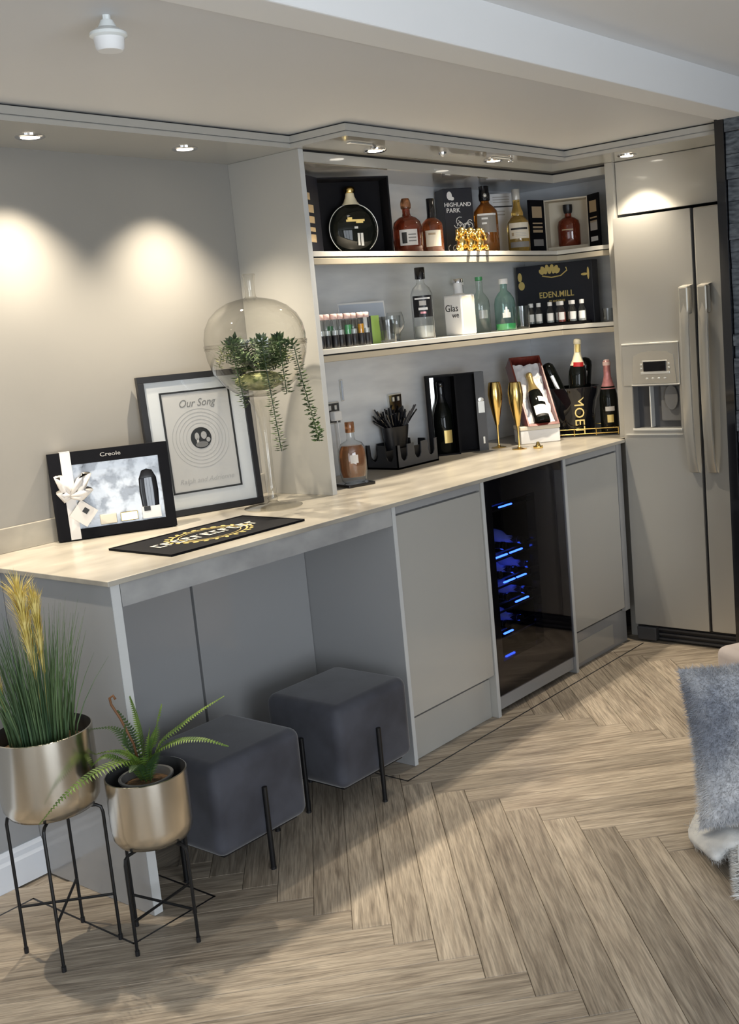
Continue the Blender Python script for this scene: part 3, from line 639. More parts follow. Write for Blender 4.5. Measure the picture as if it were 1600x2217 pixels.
for k, (u0, u1, zt, zb, dep) in enumerate(((-0.075, -0.055, 0.155, -0.045, 0.10), (0.02, 0.045, 0.17, -0.185, 0.11), (0.075, 0.082, 0.17, 0.0, 0.10), (0.12, 0.176, 0.16, -0.165, 0.13))):
    o1 = 0.178 if abs(u0) < 0.1 else 0.17
    pts = [vp(u0 * 0.5, 0.09, dep * 0.4), vp(u0 * 0.9, 0.165, dep * 0.9), vp(u0 * 1.0, zt - 0.005, math.sqrt(max(0, 0.176 ** 2 - u0 ** 2)))]
    for q in range(1, 6): pts.append(vp(u0 + (u1 - u0) * q / 5, zt - 0.03 + (zb - zt + 0.03) * q / 5, math.sqrt(max(0.0009, 0.178 ** 2 - (u0 + (u1 - u0) * q / 5) ** 2)) - 0.004 * q))
    obj('trailing_stem', leaf_strand(pts, 380, 0.025, r2), 'ivy', tp)
for k in range(30):
    a = r2.uniform(0, 2 * PI); e = r2.uniform(0.04, 0.12); h = r2.uniform(0.10, 0.165)
    pts = [(0.3 * e * math.cos(a), 0.3 * e * math.sin(a), 0.07), (0.7 * e * math.cos(a), 0.7 * e * math.sin(a), h), (e * math.cos(a), e * math.sin(a), h - 0.01), (e * 1.1 * math.cos(a), e * 1.1 * math.sin(a), h - r2.uniform(0.03, 0.07))]
    obj('leafy_sprig', leaf_strand(pts, 360, 0.022, r2), 'ivy' if k % 3 else 'moss', tp)

# bar mat
bm_ = thing('bar_mat', 'black bar runner mat with gold and white crest print', 'bar mat', (0.507, 0.213, HC))
obj('mat', B().box(-0.256, 0.256, -0.142, 0.142, 0.0003, 0.005), 'blackcard', bm_, bevel=0.002)
rmb = B()
for x0, x1, y0_, y1_ in ((-0.256, 0.256, -0.142, -0.134), (-0.256, 0.256, 0.134, 0.142), (-0.256, -0.248, -0.134, 0.134), (0.248, 0.256, -0.134, 0.134)): rmb.box(x0, x1, y0_, y1_, 0.005, 0.0068)
obj('raised_rim', rmb, 'blackcard', bm_, bevel=0.001)
cr = B()
for r, t2 in ((0.098, 0.006), (0.082, 0.003)): cr.lathe([(r, 0.0052), (r + t2, 0.0052), (r + t2, 0.006), (r, 0.006), (r, 0.0052)], 44, sx=1.25, sy=0.85)
for k in range(26):
    a = 2 * PI * k / 26; cr.ball((0.118 * 1.2 * math.cos(a), 0.118 * 0.82 * math.sin(a), 0.0055), 0.010, 0.006, 0.0012, 8, 5, mx=Matrix.Rotation(a * 2.3, 3, 'Z').to_4x4())
obj('gold_crest', cr, 'goldprint', bm_)
x = -0.20; r3 = random.Random(11)
for k in range(11):
    lw = r3.uniform(0.022, 0.03); z0, z1 = 0.0062, 0.0068; e = x + lw; pts = [(x, -0.024)]
    pts += [(e, -0.024), (e, -0.016)] if k % 3 != 1 else [(x + 0.007, -0.024), (x + 0.007, -0.016)]
    pts += [(x + 0.007, -0.016), (x + 0.007, 0.004), (x + lw * 0.8, 0.004), (x + lw * 0.8, 0.010), (x + 0.007, 0.010)] if k % 2 else [(x + 0.007, -0.016)]
    pts += [(x + 0.007, 0.017), (e, 0.017), (e, 0.024), (x, 0.024)]
    q = []
    for p in pts:
        if not q or q[-1] != p: q.append(p)
    obj('white_print', B().prism(q, z0, z1), 'cream', bm_); x += lw + 0.009

def bottle(name, label, cat, loc, prof, glass, cap=None, capm='black', lab=None, labm='white', liquid=None, liqm='clearliq', face=232, n=22, sx=1, sy=1, rotz=None, extra=None, group=None):
    t = thing(name, label, cat, loc, 0 if rotz is None else rotz, group)
    obj('glass_body', B().lathe(prof, n, sx=sx, sy=sy), glass, t, smooth=45)
    if liquid: obj('liquid', B().lathe(liquid, n, sx=sx, sy=sy), liqm, t, smooth=45)
    if cap: obj('cap', B().lathe(cap, n), capm, t, smooth=45)
    if lab:
        fa = math.radians(face) - (rotz or 0)
        for l in (lab if isinstance(lab[0], tuple) else [lab]):
            r, z0, z1, hw = l[:4]; obj('label', B().arc(r, z0, z1, fa - hw, fa + hw, 10, sx=sx, sy=sy), l[4] if len(l) > 4 else labm, t)
    return t
def cyl(r, z0, z1, b=0.002): return [(0, z0), (r - b, z0), (r, z0 + b), (r, z1 - b), (r - b, z1), (0, z1)]
def shape(r, rn, h, sh0, sh1, foot=0.004): # cylinder bottle: body to sh0, neck from sh1
    m = (sh0 + sh1) / 2
    return [(0, 0.0), (r - foot, 0), (r, foot), (r, sh0), (r * 0.93 + rn * 0.07, sh0 + (sh1 - sh0) * 0.35), (r * 0.55 + rn * 0.45, sh0 + (sh1 - sh0) * 0.7), (rn * 1.15, sh1), (rn, sh1 + 0.012), (rn, h), (0, h)]

# coaster + whisky decanter
cs = thing('coaster', 'black square coaster at the niche end under a whisky bottle', 'coaster', (1.372, 0.420, HC), math.radians(-15))
obj('slab', B().box(-0.057, 0.057, -0.052, 0.052, 0.0003, 0.011), 'black_gl', cs, bevel=0.002)
bottle('whisky_bottle', 'oval whisky bottle with brown spirit standing on the black coaster', 'bottle', (1.372, 0.420, HC + 0.0112),
       [(0, 0), (0.036, 0), (0.046, 0.008), (0.052, 0.04), (0.053, 0.09), (0.050, 0.125), (0.040, 0.146), (0.018, 0.156), (0.0145, 0.165), (0.0145, 0.195), (0.0, 0.195)], 'glass_c',
       cap=[(0.0165, 0.185), (0.0175, 0.187), (0.0175, 0.222), (0.016, 0.225), (0, 0.225)], capm='copper',
       liquid=[(0, 0.02), (0.042, 0.022), (0.049, 0.05), (0.050, 0.09), (0.047, 0.120), (0.038, 0.138), (0, 0.14)], liqm='copper', lab=(0.0535, 0.075, 0.105, 0.28), labm='paper', sy=0.72, rotz=math.radians(-40))

# wall sockets
def socket(x, z, label, plug):
    t = thing('wall_socket', label, 'socket', (x, D - 0.0085, z))
    obj('plate', B().box(-0.043, 0.043, -0.008, 0, -0.043, 0.043), 'silver', t, bevel=0.003)
    obj('insert', B().box(-0.038, 0.038, -0.0105, -0.0082, -0.038, 0.038), 'black_gl', t)
    for sx2 in (-0.016, 0.016): obj('rocker', B().box(sx2 - 0.006, sx2 + 0.006, -0.014, -0.0106, 0.012, 0.03), 'silver', t, bevel=0.001)
    if plug:
        p = obj('plug', B().box(-0.022, 0.022, -0.04, -0.0107, -0.03, 0.008), 'white', t, bevel=0.006)
        obj('cable', B().tube([(0, -0.03, -0.03), (0.002, -0.03, -0.06), (0.006, -0.028, -0.13), (0.01, -0.02, -0.18), (0.02, -0.03, -0.196)], 0.003, 6), 'white', p, smooth=True)
socket(1.553, 1.16, 'black nickel wall socket with white plug at the niche end', True)
socket(1.935, 1.155, 'black nickel wall socket above the black straw caddy', False)
lr = thing('reflection_strip', 'slim pale blue strip added for a reflection on the backsplash above the plugged socket', 'reflection strip', (1.624, D - 0.0085, 1.20))  # added strip stands in for a pale reflection on the glossy backsplash
obj('strip_back', B().box(-0.009, 0.009, -0.004, 0, 0, 0.086), 'silver', lr, bevel=0.002)
obj('tube', B().box(-0.004, 0.004, -0.008, -0.0041, 0.004, 0.082), 'skyprint', lr, bevel=0.002)

# straw caddy
cd = thing('napkin_caddy', 'black scalloped bar caddy standing against the backsplash', 'caddy', (1.722, 0.505, HC))
cw, cdp, ch = 0.262, 0.165, 0.098
obj('base', B().box(0, cw, 0, cdp, 0.0005, 0.008), 'black', cd)
def scallop(length, n):
    b = []; s = length / n
    pts = [(0, 0), (length, 0), (length, ch)]
    for k in range(n - 1, -1, -1):
        c0 = (k + 0.5) * s; wv = s * 0.27
        if n == 1: continue
        for q in range(0, 7):
            a = q / 6 * PI; pts.append((c0 + wv * math.cos(a), ch * 0.88 - 0.055 * math.sin(a) ** 0.6 if 0 < q < 6 else ch * 0.98))
    pts.append((0, ch)); return pts
fx = Matrix(((1, 0, 0, 0), (0, 0, 1, 0), (0, 1, 0, 0), (0, 0, 0, 1))); fy = Matrix(((0, 0, 1, 0), (1, 0, 0, 0), (0, 1, 0, 0), (0, 0, 0, 1)))
obj('front_wall', B().prism(scallop(cw, 3), 0, 0.005, mx=fx), 'darkgrey', cd)
obj('back_wall', B().prism(scallop(cw, 3), cdp - 0.005, cdp, mx=fx), 'black', cd)
obj('side_wall', B().prism(scallop(cdp, 2), 0, 0.005, mx=fy), 'black', cd)
obj('side_wall', B().prism(scallop(cdp, 2), cw - 0.005, cw, mx=fy), 'black', cd)
obj('divider', B().box(0.006, cw - 0.006, cdp * 0.5, cdp * 0.5 + 0.004, 0.0085, 0.07), 'black', cd)
cu2 = thing('stirrer_cup', 'black cup packed with black straws and stirrers inside the caddy', 'cup', (1.872, 0.633, HC + 0.0085))
obj('cup', B().lathe([(0, 0), (0.032, 0), (0.052, 0.15), (0.050, 0.15), (0.030, 0.004), (0, 0.004)], 24, sx=1.45, sy=0.75), 'black', cu2, smooth=45)
r4 = random.Random(8)
for k in range(85):
    a = r4.uniform(0, 2 * PI); q = 0.028 * math.sqrt(r4.random()); sp2 = r4.uniform(1.2, 3.2); h = r4.uniform(0.175, 0.228); ex = max(-0.085, min(0.090, q * math.cos(a) * sp2 * 1.2)); ey = max(-0.05, min(0.03, q * math.sin(a) * sp2 * 0.7))
    obj('straw', B().tube([(q * math.cos(a) * 1.2, q * math.sin(a) * 0.6, 0.01), (q * math.cos(a) * 2.2, q * math.sin(a), 0.14), (ex * 1.5, ey, h)], 0.0036, 6), 'black_gl' if k % 3 else 'darkgrey', cu2)

# black champagne gift box with lid
def open_box(t, w_, h_, d_, m_out, m_in, th=0.006):
    obj('back', B().box(-w_/2, w_/2, d_ - th, d_, 0, h_), m_in, t)
    for s in (-1, 1):
        x0, x1 = (-w_/2, -w_/2 + th) if s < 0 else (w_/2 - th, w_/2)
        obj('side', B().box(x0, x1, 0, d_ - th, 0, h_), m_out, t)
    obj('base', B().box(-w_/2 + th, w_/2 - th, 0, d_ - th, 0, th), m_in, t)
    obj('top', B().box(-w_/2 + th, w_/2 - th, 0, d_ - th, h_ - th, h_), m_out, t)
CH = [(0, 0), (0.039, 0), (0.042, 0.005), (0.042, 0.14), (0.040, 0.165), (0.032, 0.195), (0.021, 0.222), (0.0155, 0.245), (0.0150, 0.285), (0.0165, 0.288), (0.0165, 0.297), (0.0148, 0.30), (0.0, 0.30)]
FOIL = [(0.0225, 0.2195), (0.0165, 0.243), (0.0158, 0.285), (0.0178, 0.287), (0.0178, 0.298), (0.0165, 0.306), (0.010, 0.311), (0, 0.311)]
bx = thing('champagne_case', 'tall black open presentation case holding a dark bottle', 'gift box', (2.122, 0.565, HC + 0.0004), FACE(228))
open_box(bx, 0.118, 0.342, 0.098, 'blackcard', 'blackcard')
obj('silver_lining', B().box(-0.052, -0.022, 0.086, 0.0915, 0.007, 0.335), 'silver', bx)
bo = thing('champagne_bottle', 'dark bottle with yellow shield standing inside the black presentation case', 'bottle', (2.122 + 0.050 * 0.669, 0.565 + 0.050 * 0.743, HC + 0.007), FACE(228))
obj('glass_body', B().lathe(CH, 24), 'darkbottle', bo, smooth=45)
obj('foil', B().lathe(FOIL, 24), 'black_gl', bo, smooth=45)
obj('shield', B().arc(0.0422, 0.045, 0.10, -PI/2 - 0.15, -PI/2 + 0.75, 8), 'goldprint', bo)
lidp = thing('case_lid', 'black lid with silver crest standing open beside the black presentation case', 'lid', (2.245, 0.510, HC + 0.0004), FACE(232))
open_box(lidp, 0.128, 0.342, 0.04, 'blackcard', 'blackcard')
obj('emblem', B().box(0.030, 0.058, -0.0016, -0.0004, 0.165, 0.215).ball((0.044, -0.001, 0.222), 0.013, 0.001, 0.010, 12, 6), 'silver', lidp, bevel=0)
obj('edge_panel', B().box(0.022, 0.064, -0.0004, 0.0, 0.0, 0.342), 'darkgrey', lidp)
obj('emblem', B().box(0.042, 0.05, -0.0016, -0.0004, 0.03, 0.06), 'silver', lidp)

# gold flutes
def flute(x, y, label):
    t = thing('champagne_flute', label, 'flute', (x, y, HC + 0.0003))
    obj('foot', B().lathe([(0, 0), (0.032, 0), (0.033, 0.002), (0.010, 0.006), (0.004, 0.014), (0, 0.014)], 24), 'gold', t, smooth=45)
    obj('stem', B().lathe([(0.0042, 0.012), (0.0038, 0.06), (0.006, 0.10), (0.0, 0.10)], 14), 'gold', t, smooth=45)
    obj('bowl', B().lathe([(0, 0.098), (0.008, 0.10), (0.018, 0.145), (0.029, 0.20), (0.0325, 0.235), (0.0300, 0.265), (0.025, 0.288), (0.0235, 0.288), (0.0285, 0.262), (0.0310, 0.235), (0.027, 0.205), (0.014, 0.15), (0, 0.115)], 24), 'gold', t, smooth=60)
flute(2.370, 0.470, 'tall gold champagne flute beside the black presentation case')
flute(2.325, 0.330, 'tall gold champagne flute in front of the red mahogany box')
st = thing('bottle_stopper', 'small gold bottle stopper lying on the worktop by the white box', 'stopper', (2.358, 0.255, HC + 0.011), 0.5)
obj('disc', B().lathe([(0, -0.011), (0.020, -0.011), (0.022, -0.006), (0.020, 0), (0, 0)], 18), 'gold', st, smooth=45)
obj('cone', B().lathe([(0.012, 0), (0.008, 0.008), (0.006, 0.016), (0, 0.017)], 14), 'gold', st, smooth=45)

# white box with red mahogany presentation box
wb = thing('carton', 'low white carton under the red mahogany presentation box', 'box', (2.520, 0.345, HC + 0.0004), FACE(228))
obj('body', B().box(-0.090, 0.090, 0, 0.125, 0, 0.060), 'white', wb, bevel=0.003)
obj('lid', B().box(-0.092, 0.092, -0.002, 0.127, 0.0605, 0.078), 'cream', wb, bevel=0.003)
rbx = thing('presentation_box', 'open red mahogany box leaning back on the white carton', 'presentation box', (2.520, 0.322, HC + 0.0790), FACE(232))
rbx.rotation_mode = 'XYZ'; rbx.rotation_euler = (math.radians(-36), 0, FACE(232))
w_, h_, d_ = 0.148, 0.372, 0.078
rbm = Matrix.Identity(4)
obj('back', B().box(-w_/2 + 0.008, w_/2 - 0.008, d_ - 0.008, d_, 0.060, h_ - 0.008), 'redwood', rbx)
yz = Matrix(((0, 0, 1, 0), (1, 0, 0, 0), (0, 1, 0, 0), (0, 0, 0, 1))); ct_ = math.tan(math.radians(36))
for s in (-1, 1): obj('side', B().prism([(0, 0.001), (d_, 0.001 + d_ * ct_), (d_, h_), (0, h_)], -w_/2 if s < 0 else w_/2 - 0.008, -w_/2 + 0.008 if s < 0 else w_/2, mx=yz), 'redwood', rbx, bevel=0.001)
obj('base', B().prism([(0, 0.001), (d_ - 0.008, 0.001 + (d_ - 0.008) * ct_), (d_ - 0.008, 0.010 + (d_ - 0.008) * ct_), (0, 0.012)], -w_/2 + 0.008, w_/2 - 0.008, mx=yz), 'redwood', rbx)
obj('top', B().box(-w_/2 + 0.008, w_/2 - 0.008, 0, d_ - 0.008, h_ - 0.008, h_), 'redwood', rbx)
sb = B(); nx, nz = 10, 22
for j in range(nz + 1):
    for i in range(nx + 1):
        sb.v.append((-w_/2 + 0.009 + (w_ - 0.018) * i / nx, 0.030 + 0.006 * math.sin(i * 2.1 + j * 1.3) + 0.005 * math.sin(j * 2.3 - i), 0.014 + (h_ - 0.040) * j / nz))
for j in range(nz):
    for i in range(nx): sb.f.append((j * (nx + 1) + i, j * (nx + 1) + i + 1, (j + 1) * (nx + 1) + i + 1, (j + 1) * (nx + 1) + i))
obj('satin_lining', sb, 'satin', rbx, smooth=True)
rb2 = thing('champagne_bottle', 'gold topped bottle lying on white satin in the red mahogany box', 'bottle', (0, 0, 0), 0)
rb2.matrix_world = Matrix.Translation((2.520, 0.322, HC + 0.079)) @ Matrix.Rotation(FACE(232), 4, 'Z') @ Matrix.Rotation(math.radians(-36), 4, 'X') @ Matrix.Translation((0, 0.008, 0.016)) @ Matrix.Diagonal((0.86, 0.86, 0.86, 1))
obj('glass_body', B().lathe(CH, 24), 'darkbottle', rb2, smooth=45)
obj('foil', B().lathe([(0.034, 0.19)] + FOIL, 24), 'goldfoil', rb2, smooth=45)
obj('label', B().arc(0.0424, 0.035, 0.09, -PI/2 - 0.9, -PI/2 + 0.9, 10), 'white', rb2)
obj('label', B().arc(0.0424, 0.11, 0.14, -PI/2 - 0.1, -PI/2 + 0.9, 8), 'white', rb2)
obj('label_print', B().arc(0.0433, 0.02, 0.034, -PI/2 - 0.8, -PI/2 + 0.8, 8), 'ink', rb2)

# ice bucket tray
ty = thing('bar_tray', 'black tray with gold gallery rail under the ice bucket', 'tray', (2.826, 0.285, HC + 0.0004), FACE(205))
obj('tray_base', B().box(-0.150, 0.150, -0.105, 0.105, 0, 0.006), 'black_gl', ty, bevel=0.002)
rl = B()
for zz in (0.012, 0.034):
    rl.tube([(-0.150, -0.105, zz), (0.150, -0.105, zz), (0.150, 0.105, zz), (-0.150, 0.105, zz), (-0.150, -0.105, zz)], 0.0022, 6)
for xx, yy in ((-0.15, -0.105), (0.15, -0.105), (0.15, 0.105), (-0.15, 0.105), (-0.05, -0.105), (0.05, -0.105)): rl.tube([(xx, yy, 0.004), (xx, yy, 0.036)], 0.0025, 6)
obj('rail', rl, 'gold', ty, smooth=40)
bc = Vector((2.800, 0.325)); bz = HC + 0.0070
ib = thing('ice_bucket', 'black champagne ice bucket with gold vertical lettering', 'ice bucket', (bc.x, bc.y, bz), FACE(219))
obj('bucket', B().lathe([(0, 0), (0.076, 0), (0.080, 0.004), (0.098, 0.15), (0.112, 0.19), (0.117, 0.215), (0.114, 0.217), (0.108, 0.19), (0.094, 0.15), (0.076, 0.010), (0, 0.010)], 40), 'black_gl', ib, smooth=50)
tx = text('lettering', 'MOET', 0.062, 'goldprint', ib, (0, -0.0985, 0.092), rot=(PI / 2 + math.radians(7), PI / 2, 0), ext=0.002, sx=1.0, space=1.05)
obj('ice', B().lathe([(0, 0.16), (0.092, 0.16), (0.096, 0.168), (0, 0.185)], 24), 'glass_c', ib, smooth=True)
def tilted_bottle(label, off, tilt, az, lift, foil, extra=None):
    t = thing('champagne_bottle', label, 'bottle')
    t.matrix_world = Matrix.Translation((bc.x + off[0], bc.y + off[1], bz + lift)) @ Matrix.Rotation(az, 4, 'Z') @ Matrix.Rotation(tilt, 4, 'Y') @ Matrix.Rotation(-az, 4, 'Z') @ Matrix.Translation((0, 0, 0))
    obj('glass_body', B().lathe(CH, 24), 'darkbottle', t, smooth=45); obj('foil', B().lathe([(0.034, 0.19)] + FOIL, 24), foil, t, smooth=45)
    return t
rdir = math.atan2(-0.7939, 0.6025)
gbt = tilted_bottle('pale gold foiled bottle standing upright in the ice bucket', (-0.028, -0.030), 0.05, rdir, 0.125, 'paleg')
fa = math.radians(219)
obj('neck_seal', B().arc(0.0345, 0.185, 0.205, fa - 0.7, fa + 0.7, 8), 'redseal', gbt)
obj('neck_band', B().arc(0.0166, 0.25, 0.285, fa - 0.7, fa + 0.7, 8), 'goldprint', gbt)
def flat_bottle(label, base, tilt, az, lift):
    t = thing('champagne_bottle', label, 'bottle')
    t.matrix_world = Matrix.Translation((bc.x + base[0], bc.y + base[1], bz + lift)) @ Matrix.Rotation(az, 4, 'Z') @ Matrix.Rotation(tilt, 4, 'Y') @ Matrix.Rotation(-az, 4, 'Z')
    obj('glass_body', B().lathe([(0, 0.0), (0.030, 0), (0.033, 0.006), (0.033, 0.225), (0.030, 0.245), (0.018, 0.258), (0, 0.262)], 22), 'darkbottle', t, smooth=45)
    obj('label', B().arc(0.0333, 0.12, 0.20, fa - 0.25, fa + 0.25, 6), 'silver', t); return t
flat_bottle('black bottle leaning towards the mahogany box in the ice bucket', (0.015, 0.046), -0.38, rdir, 0.088)
flat_bottle('black bottle leaning towards the fridge in the ice bucket', (0.052, 0.000), 0.12, rdir, 0.086)
rs = bottle('rose_bottle', 'dark champagne bottle with pink foil beside the ice bucket on the tray', 'bottle', (2.824, 0.163, HC + 0.0068), [(r, zz * 1.06) for r, zz in CH], 'darkbottle',
       cap=[(r, zz * 1.06 + 0.001) for r, zz in [(0.034, 0.188)] + FOIL], capm='pink', lab=[(0.0423, 0.05, 0.085, 0.34, 'goldprint'), (0.0423, 0.102, 0.122, 0.5, 'greyink')], face=215)
obj('top_seal', B().lathe([(0.0182, 0.306), (0.0185, 0.320), (0.012, 0.332), (0, 0.333)], 18), 'pinkcap', rs, smooth=45)

# ------------------------------------------------------------------ lower shelf
ORD = ['first', 'second', 'third', 'fourth', 'fifth', 'sixth', 'seventh', 'eighth', 'ninth']
r5 = random.Random(4)
cols = ['clearliq', 'clearliq', 'clearliq', 'greenliq', 'clearliq', 'orangeliq', 'clearliq']
def shot_tube(x, y, liq, label, grp):
    t = thing('shot_tube', label, 'shot tube', (x, y, S2 + 0.0003), 0, grp)
    obj('glass_body', B().lathe([(0, 0), (0.0105, 0), (0.0125, 0.003), (0.0125, 0.094), (0.0095, 0.1), (0.0095, 0.106)], 16), 'glass_c', t, smooth=45)
    obj('liquid', B().lathe([(0, 0.045), (0.0110, 0.045), (0.0110, 0.078 if liq != 'clearliq' else 0.062), (0, 0.078 if liq != 'clearliq' else 0.062)], 14), liq, t, smooth=45)
    obj('label', B().lathe([(0.0127, 0.004), (0.0132, 0.005), (0.0132, 0.044), (0.0127, 0.045)], 16), 'black', t, smooth=45)
    obj('cap', B().lathe([(0.0112, 0.100), (0.0122, 0.101), (0.0122, 0.117), (0.0105, 0.119), (0, 0.119)], 16), 'pinkcap', t, smooth=45)
for k in range(8):
    liq = ['clearliq', 'clearliq', 'clearliq', 'clearliq', 'greenliq', 'clearliq', 'orangeliq', 'clearliq'][k]
    lab = {'clearliq': 'slim clear shot tube with pink cap in the front row on the shelf', 'greenliq': 'slim shot tube with green liqueur in the front row', 'orangeliq': 'slim shot tube with orange liqueur in the front row'}[liq]
    if liq == 'clearliq': lab = 'clear shot tube in the front row, %s from the niche side panel' % ORD[k]
    shot_tube(1.225 + k * 0.0345, 0.372 + 0.004 * (k % 2), liq, lab, 'shot tubes in the front row')
for k in range(7):
    liq = 'greenliq' if k in (2, 5) else 'clearliq'
    shot_tube(1.245 + k * 0.0345, 0.412, liq, '%s shot tube in the back row, %s from the niche side panel' % ('green' if liq == 'greenliq' else 'clear', ORD[k]), 'shot tubes in the back row')
pc = thing('postcard', 'printed postcard leaning on the backsplash behind the shot tubes', 'postcard', (1.742, 0.630, S2 + 0.0004), FACE(250)); pc.rotation_euler[0] = math.radians(-6)
obj('card', B().box(-0.105, 0.105, 0, 0.002, 0, 0.165), 'white', pc)
obj('sky_print', B().box(-0.100, 0.100, -0.0006, 0, 0.10, 0.158), 'skyprint', pc)
obj('dark_print', B().box(-0.100, 0.100, -0.0006, 0, 0.045, 0.0995), 'midink', pc)
obj('green_print', B().box(0.03, 0.100, -0.0006, 0, 0.006, 0.0445), 'greenprint', pc)
bk2 = thing('pamphlet', 'black and lime striped pamphlet standing beside the shot tubes', 'pamphlet', (1.590, 0.470, S2 + 0.0004), FACE(240))
for k, m in enumerate(('black', 'white', 'black', 'greenprint', 'greenprint')):
    obj('stripe', B().box(-0.040 + k * 0.016, -0.024 + k * 0.016, 0, 0.012, 0, 0.105), m, bk2)
def goblet(x, y, z, s, label, tumbler=False, grp=None):
    t = thing('glass', label, 'glass', (x, y, z), 0, grp)
    if tumbler:
        obj('bowl', B().lathe([(0, 0), (0.030 * s, 0), (0.033 * s, 0.006 * s), (0.038 * s, 0.10 * s), (0.0365 * s, 0.10 * s), (0.031 * s, 0.012 * s), (0, 0.012 * s)], 24), 'glass_c', t, smooth=45)
    else:
        obj('foot', B().lathe([(0, 0), (0.030 * s, 0), (0.030 * s, 0.002), (0.006 * s, 0.006), (0.004 * s, 0.012), (0.004 * s, 0.028 * s), (0, 0.028 * s)], 20), 'glass_c', t, smooth=45)
        obj('bowl', B().lathe([(0, 0.027 * s), (0.018 * s, 0.032 * s), (0.034 * s, 0.052 * s), (0.039 * s, 0.075 * s), (0.034 * s, 0.105 * s), (0.029 * s, 0.118 * s)], 24), 'glass_c', t, smooth=45)
    return t
goblet(1.612, 0.398, S2 + 0.0003, 0.85, 'small clear tumbler beside the shot tubes', True)
goblet(1.705, 0.440, S2 + 0.0003, 0.95, 'clear stemmed balloon glass between tumbler and tall clear bottle')
goblet(1.775, 0.520, S2 + 0.0003, 1.0, 'clear tumbler behind the tall clear bottle', True)
tb = bottle('vodka_bottle', 'tall clear bottle with black cap and black skull label', 'bottle', (1.868, 0.430, S2 + 0.0003), [(0, 0), (0.040, 0), (0.043, 0.005), (0.044, 0.14), (0.043, 0.175), (0.034, 0.198), (0.018, 0.212), (0.0145, 0.222), (0.0145, 0.245), (0, 0.245)],
       'glass_c', cap=[(0.0165, 0.232), (0.0205, 0.233), (0.0205, 0.276), (0.019, 0.278), (0, 0.278)], capm='black_gl', lab=(0.0445, 0.085, 0.168, 0.95), labm='black', liquid=[(0, 0.006), (0.036, 0.006), (0.038, 0.05), (0, 0.052)], liqm='clearliq', face=222)
fa2 = math.radians(222)
for zz, hw, h2, m in ((0.154, 0.7, 0.006, 'white'), (0.13, 0.30, 0.018, 'greyink'), (0.112, 0.40, 0.010, 'white'), (0.098, 0.25, 0.008, 'pink')):
    obj('label_print', B().arc(0.0455, zz, zz + h2, fa2 - hw, fa2 + hw, 6), m, tb)
wf = thing('gin_bottle', 'square white ceramic gin bottle with black lettering on the shelf', 'bottle', (2.118, 0.435, S2 + 0.0003), FACE(177))
obj('body', B().box(-0.048, 0.048, -0.046, 0.046, 0, 0.165), 'white', wf, bevel=0.008, seg=3)
obj('side_panel', B().box(0.0482, 0.0488, -0.038, 0.038, 0.008, 0.157), 'cream', wf)
obj('neck', B().lathe([(0, 0.163), (0.030, 0.164), (0.020, 0.170), (0.0185, 0.178), (0.0185, 0.212), (0.0, 0.212)], 20), 'white', wf, smooth=45)
obj('cap', B().lathe([(0.0185, 0.2122), (0.022, 0.214), (0.022, 0.226), (0.0205, 0.229), (0, 0.229)], 20), 'chrome', wf, smooth=45)
text('lettering', 'Glas', 0.040, 'ink', wf, (-0.004, -0.0466, 0.110)); text('lettering', 'we', 0.032, 'ink', wf, (0.014, -0.0466, 0.082))
bottle('gin_bottle', 'slim clear bottle with white stopper behind the white ceramic bottle', 'bottle', (2.35, 0.600, S2 + 0.0003), shape(0.033, 0.014, 0.215, 0.13, 0.175), 'glass_c', cap=[(0.0165, 0.212), (0.0175, 0.213), (0.0175, 0.236), (0, 0.238)], capm='white')
bottle('gin_bottle', 'pale green clear bottle standing between the white and green bottles', 'bottle', (2.355, 0.500, S2 + 0.0003), shape(0.040, 0.0145, 0.225, 0.12, 0.17), 'glass_pg', cap=[(0.0148, 0.222), (0.016, 0.223), (0.016, 0.238), (0, 0.239)], capm='greenliq', lab=(0.0405, 0.06, 0.095, 0.5), labm='clearliq')
gg = bottle('gin_bottle', 'green tinted round gin bottle with white cap on the shelf', 'bottle', (2.392, 0.398, S2 + 0.0003), [(0, 0), (0.042, 0), (0.046, 0.005), (0.046, 0.115), (0.041, 0.138), (0.028, 0.158), (0.016, 0.17), (0.0145, 0.18), (0.0145, 0.20), (0, 0.20)], 'glass_g',
       cap=[(0.019, 0.198), (0.020, 0.199), (0.020, 0.218), (0.019, 0.22), (0, 0.22)], capm='white', liquid=[(0, 0.005), (0.042, 0.005), (0.043, 0.03), (0, 0.032)], liqm='greenliq')
for k in range(5):
    a = math.radians(222) + (k - 2) * 0.14; obj('label_print', B().box(-0.004, 0.004, -0.0006, 0.0006, 0, 0.022 + 0.012 * (2 - abs(k - 2)), mx=Matrix.Translation((0.0466 * math.cos(a), 0.0466 * math.sin(a), 0.055)) @ Matrix.Rotation(a + PI / 2, 4, 'Z')), 'clearliq', gg)
goblet(2.500, 0.388, S2 + 0.0003, 1.0, 'clear tumbler beside the green gin bottle', True)
goblet(2.815, 0.135, S2 + 0.0003, 0.6, 'small clear tumbler at the shelf end next to the fridge housing', True)
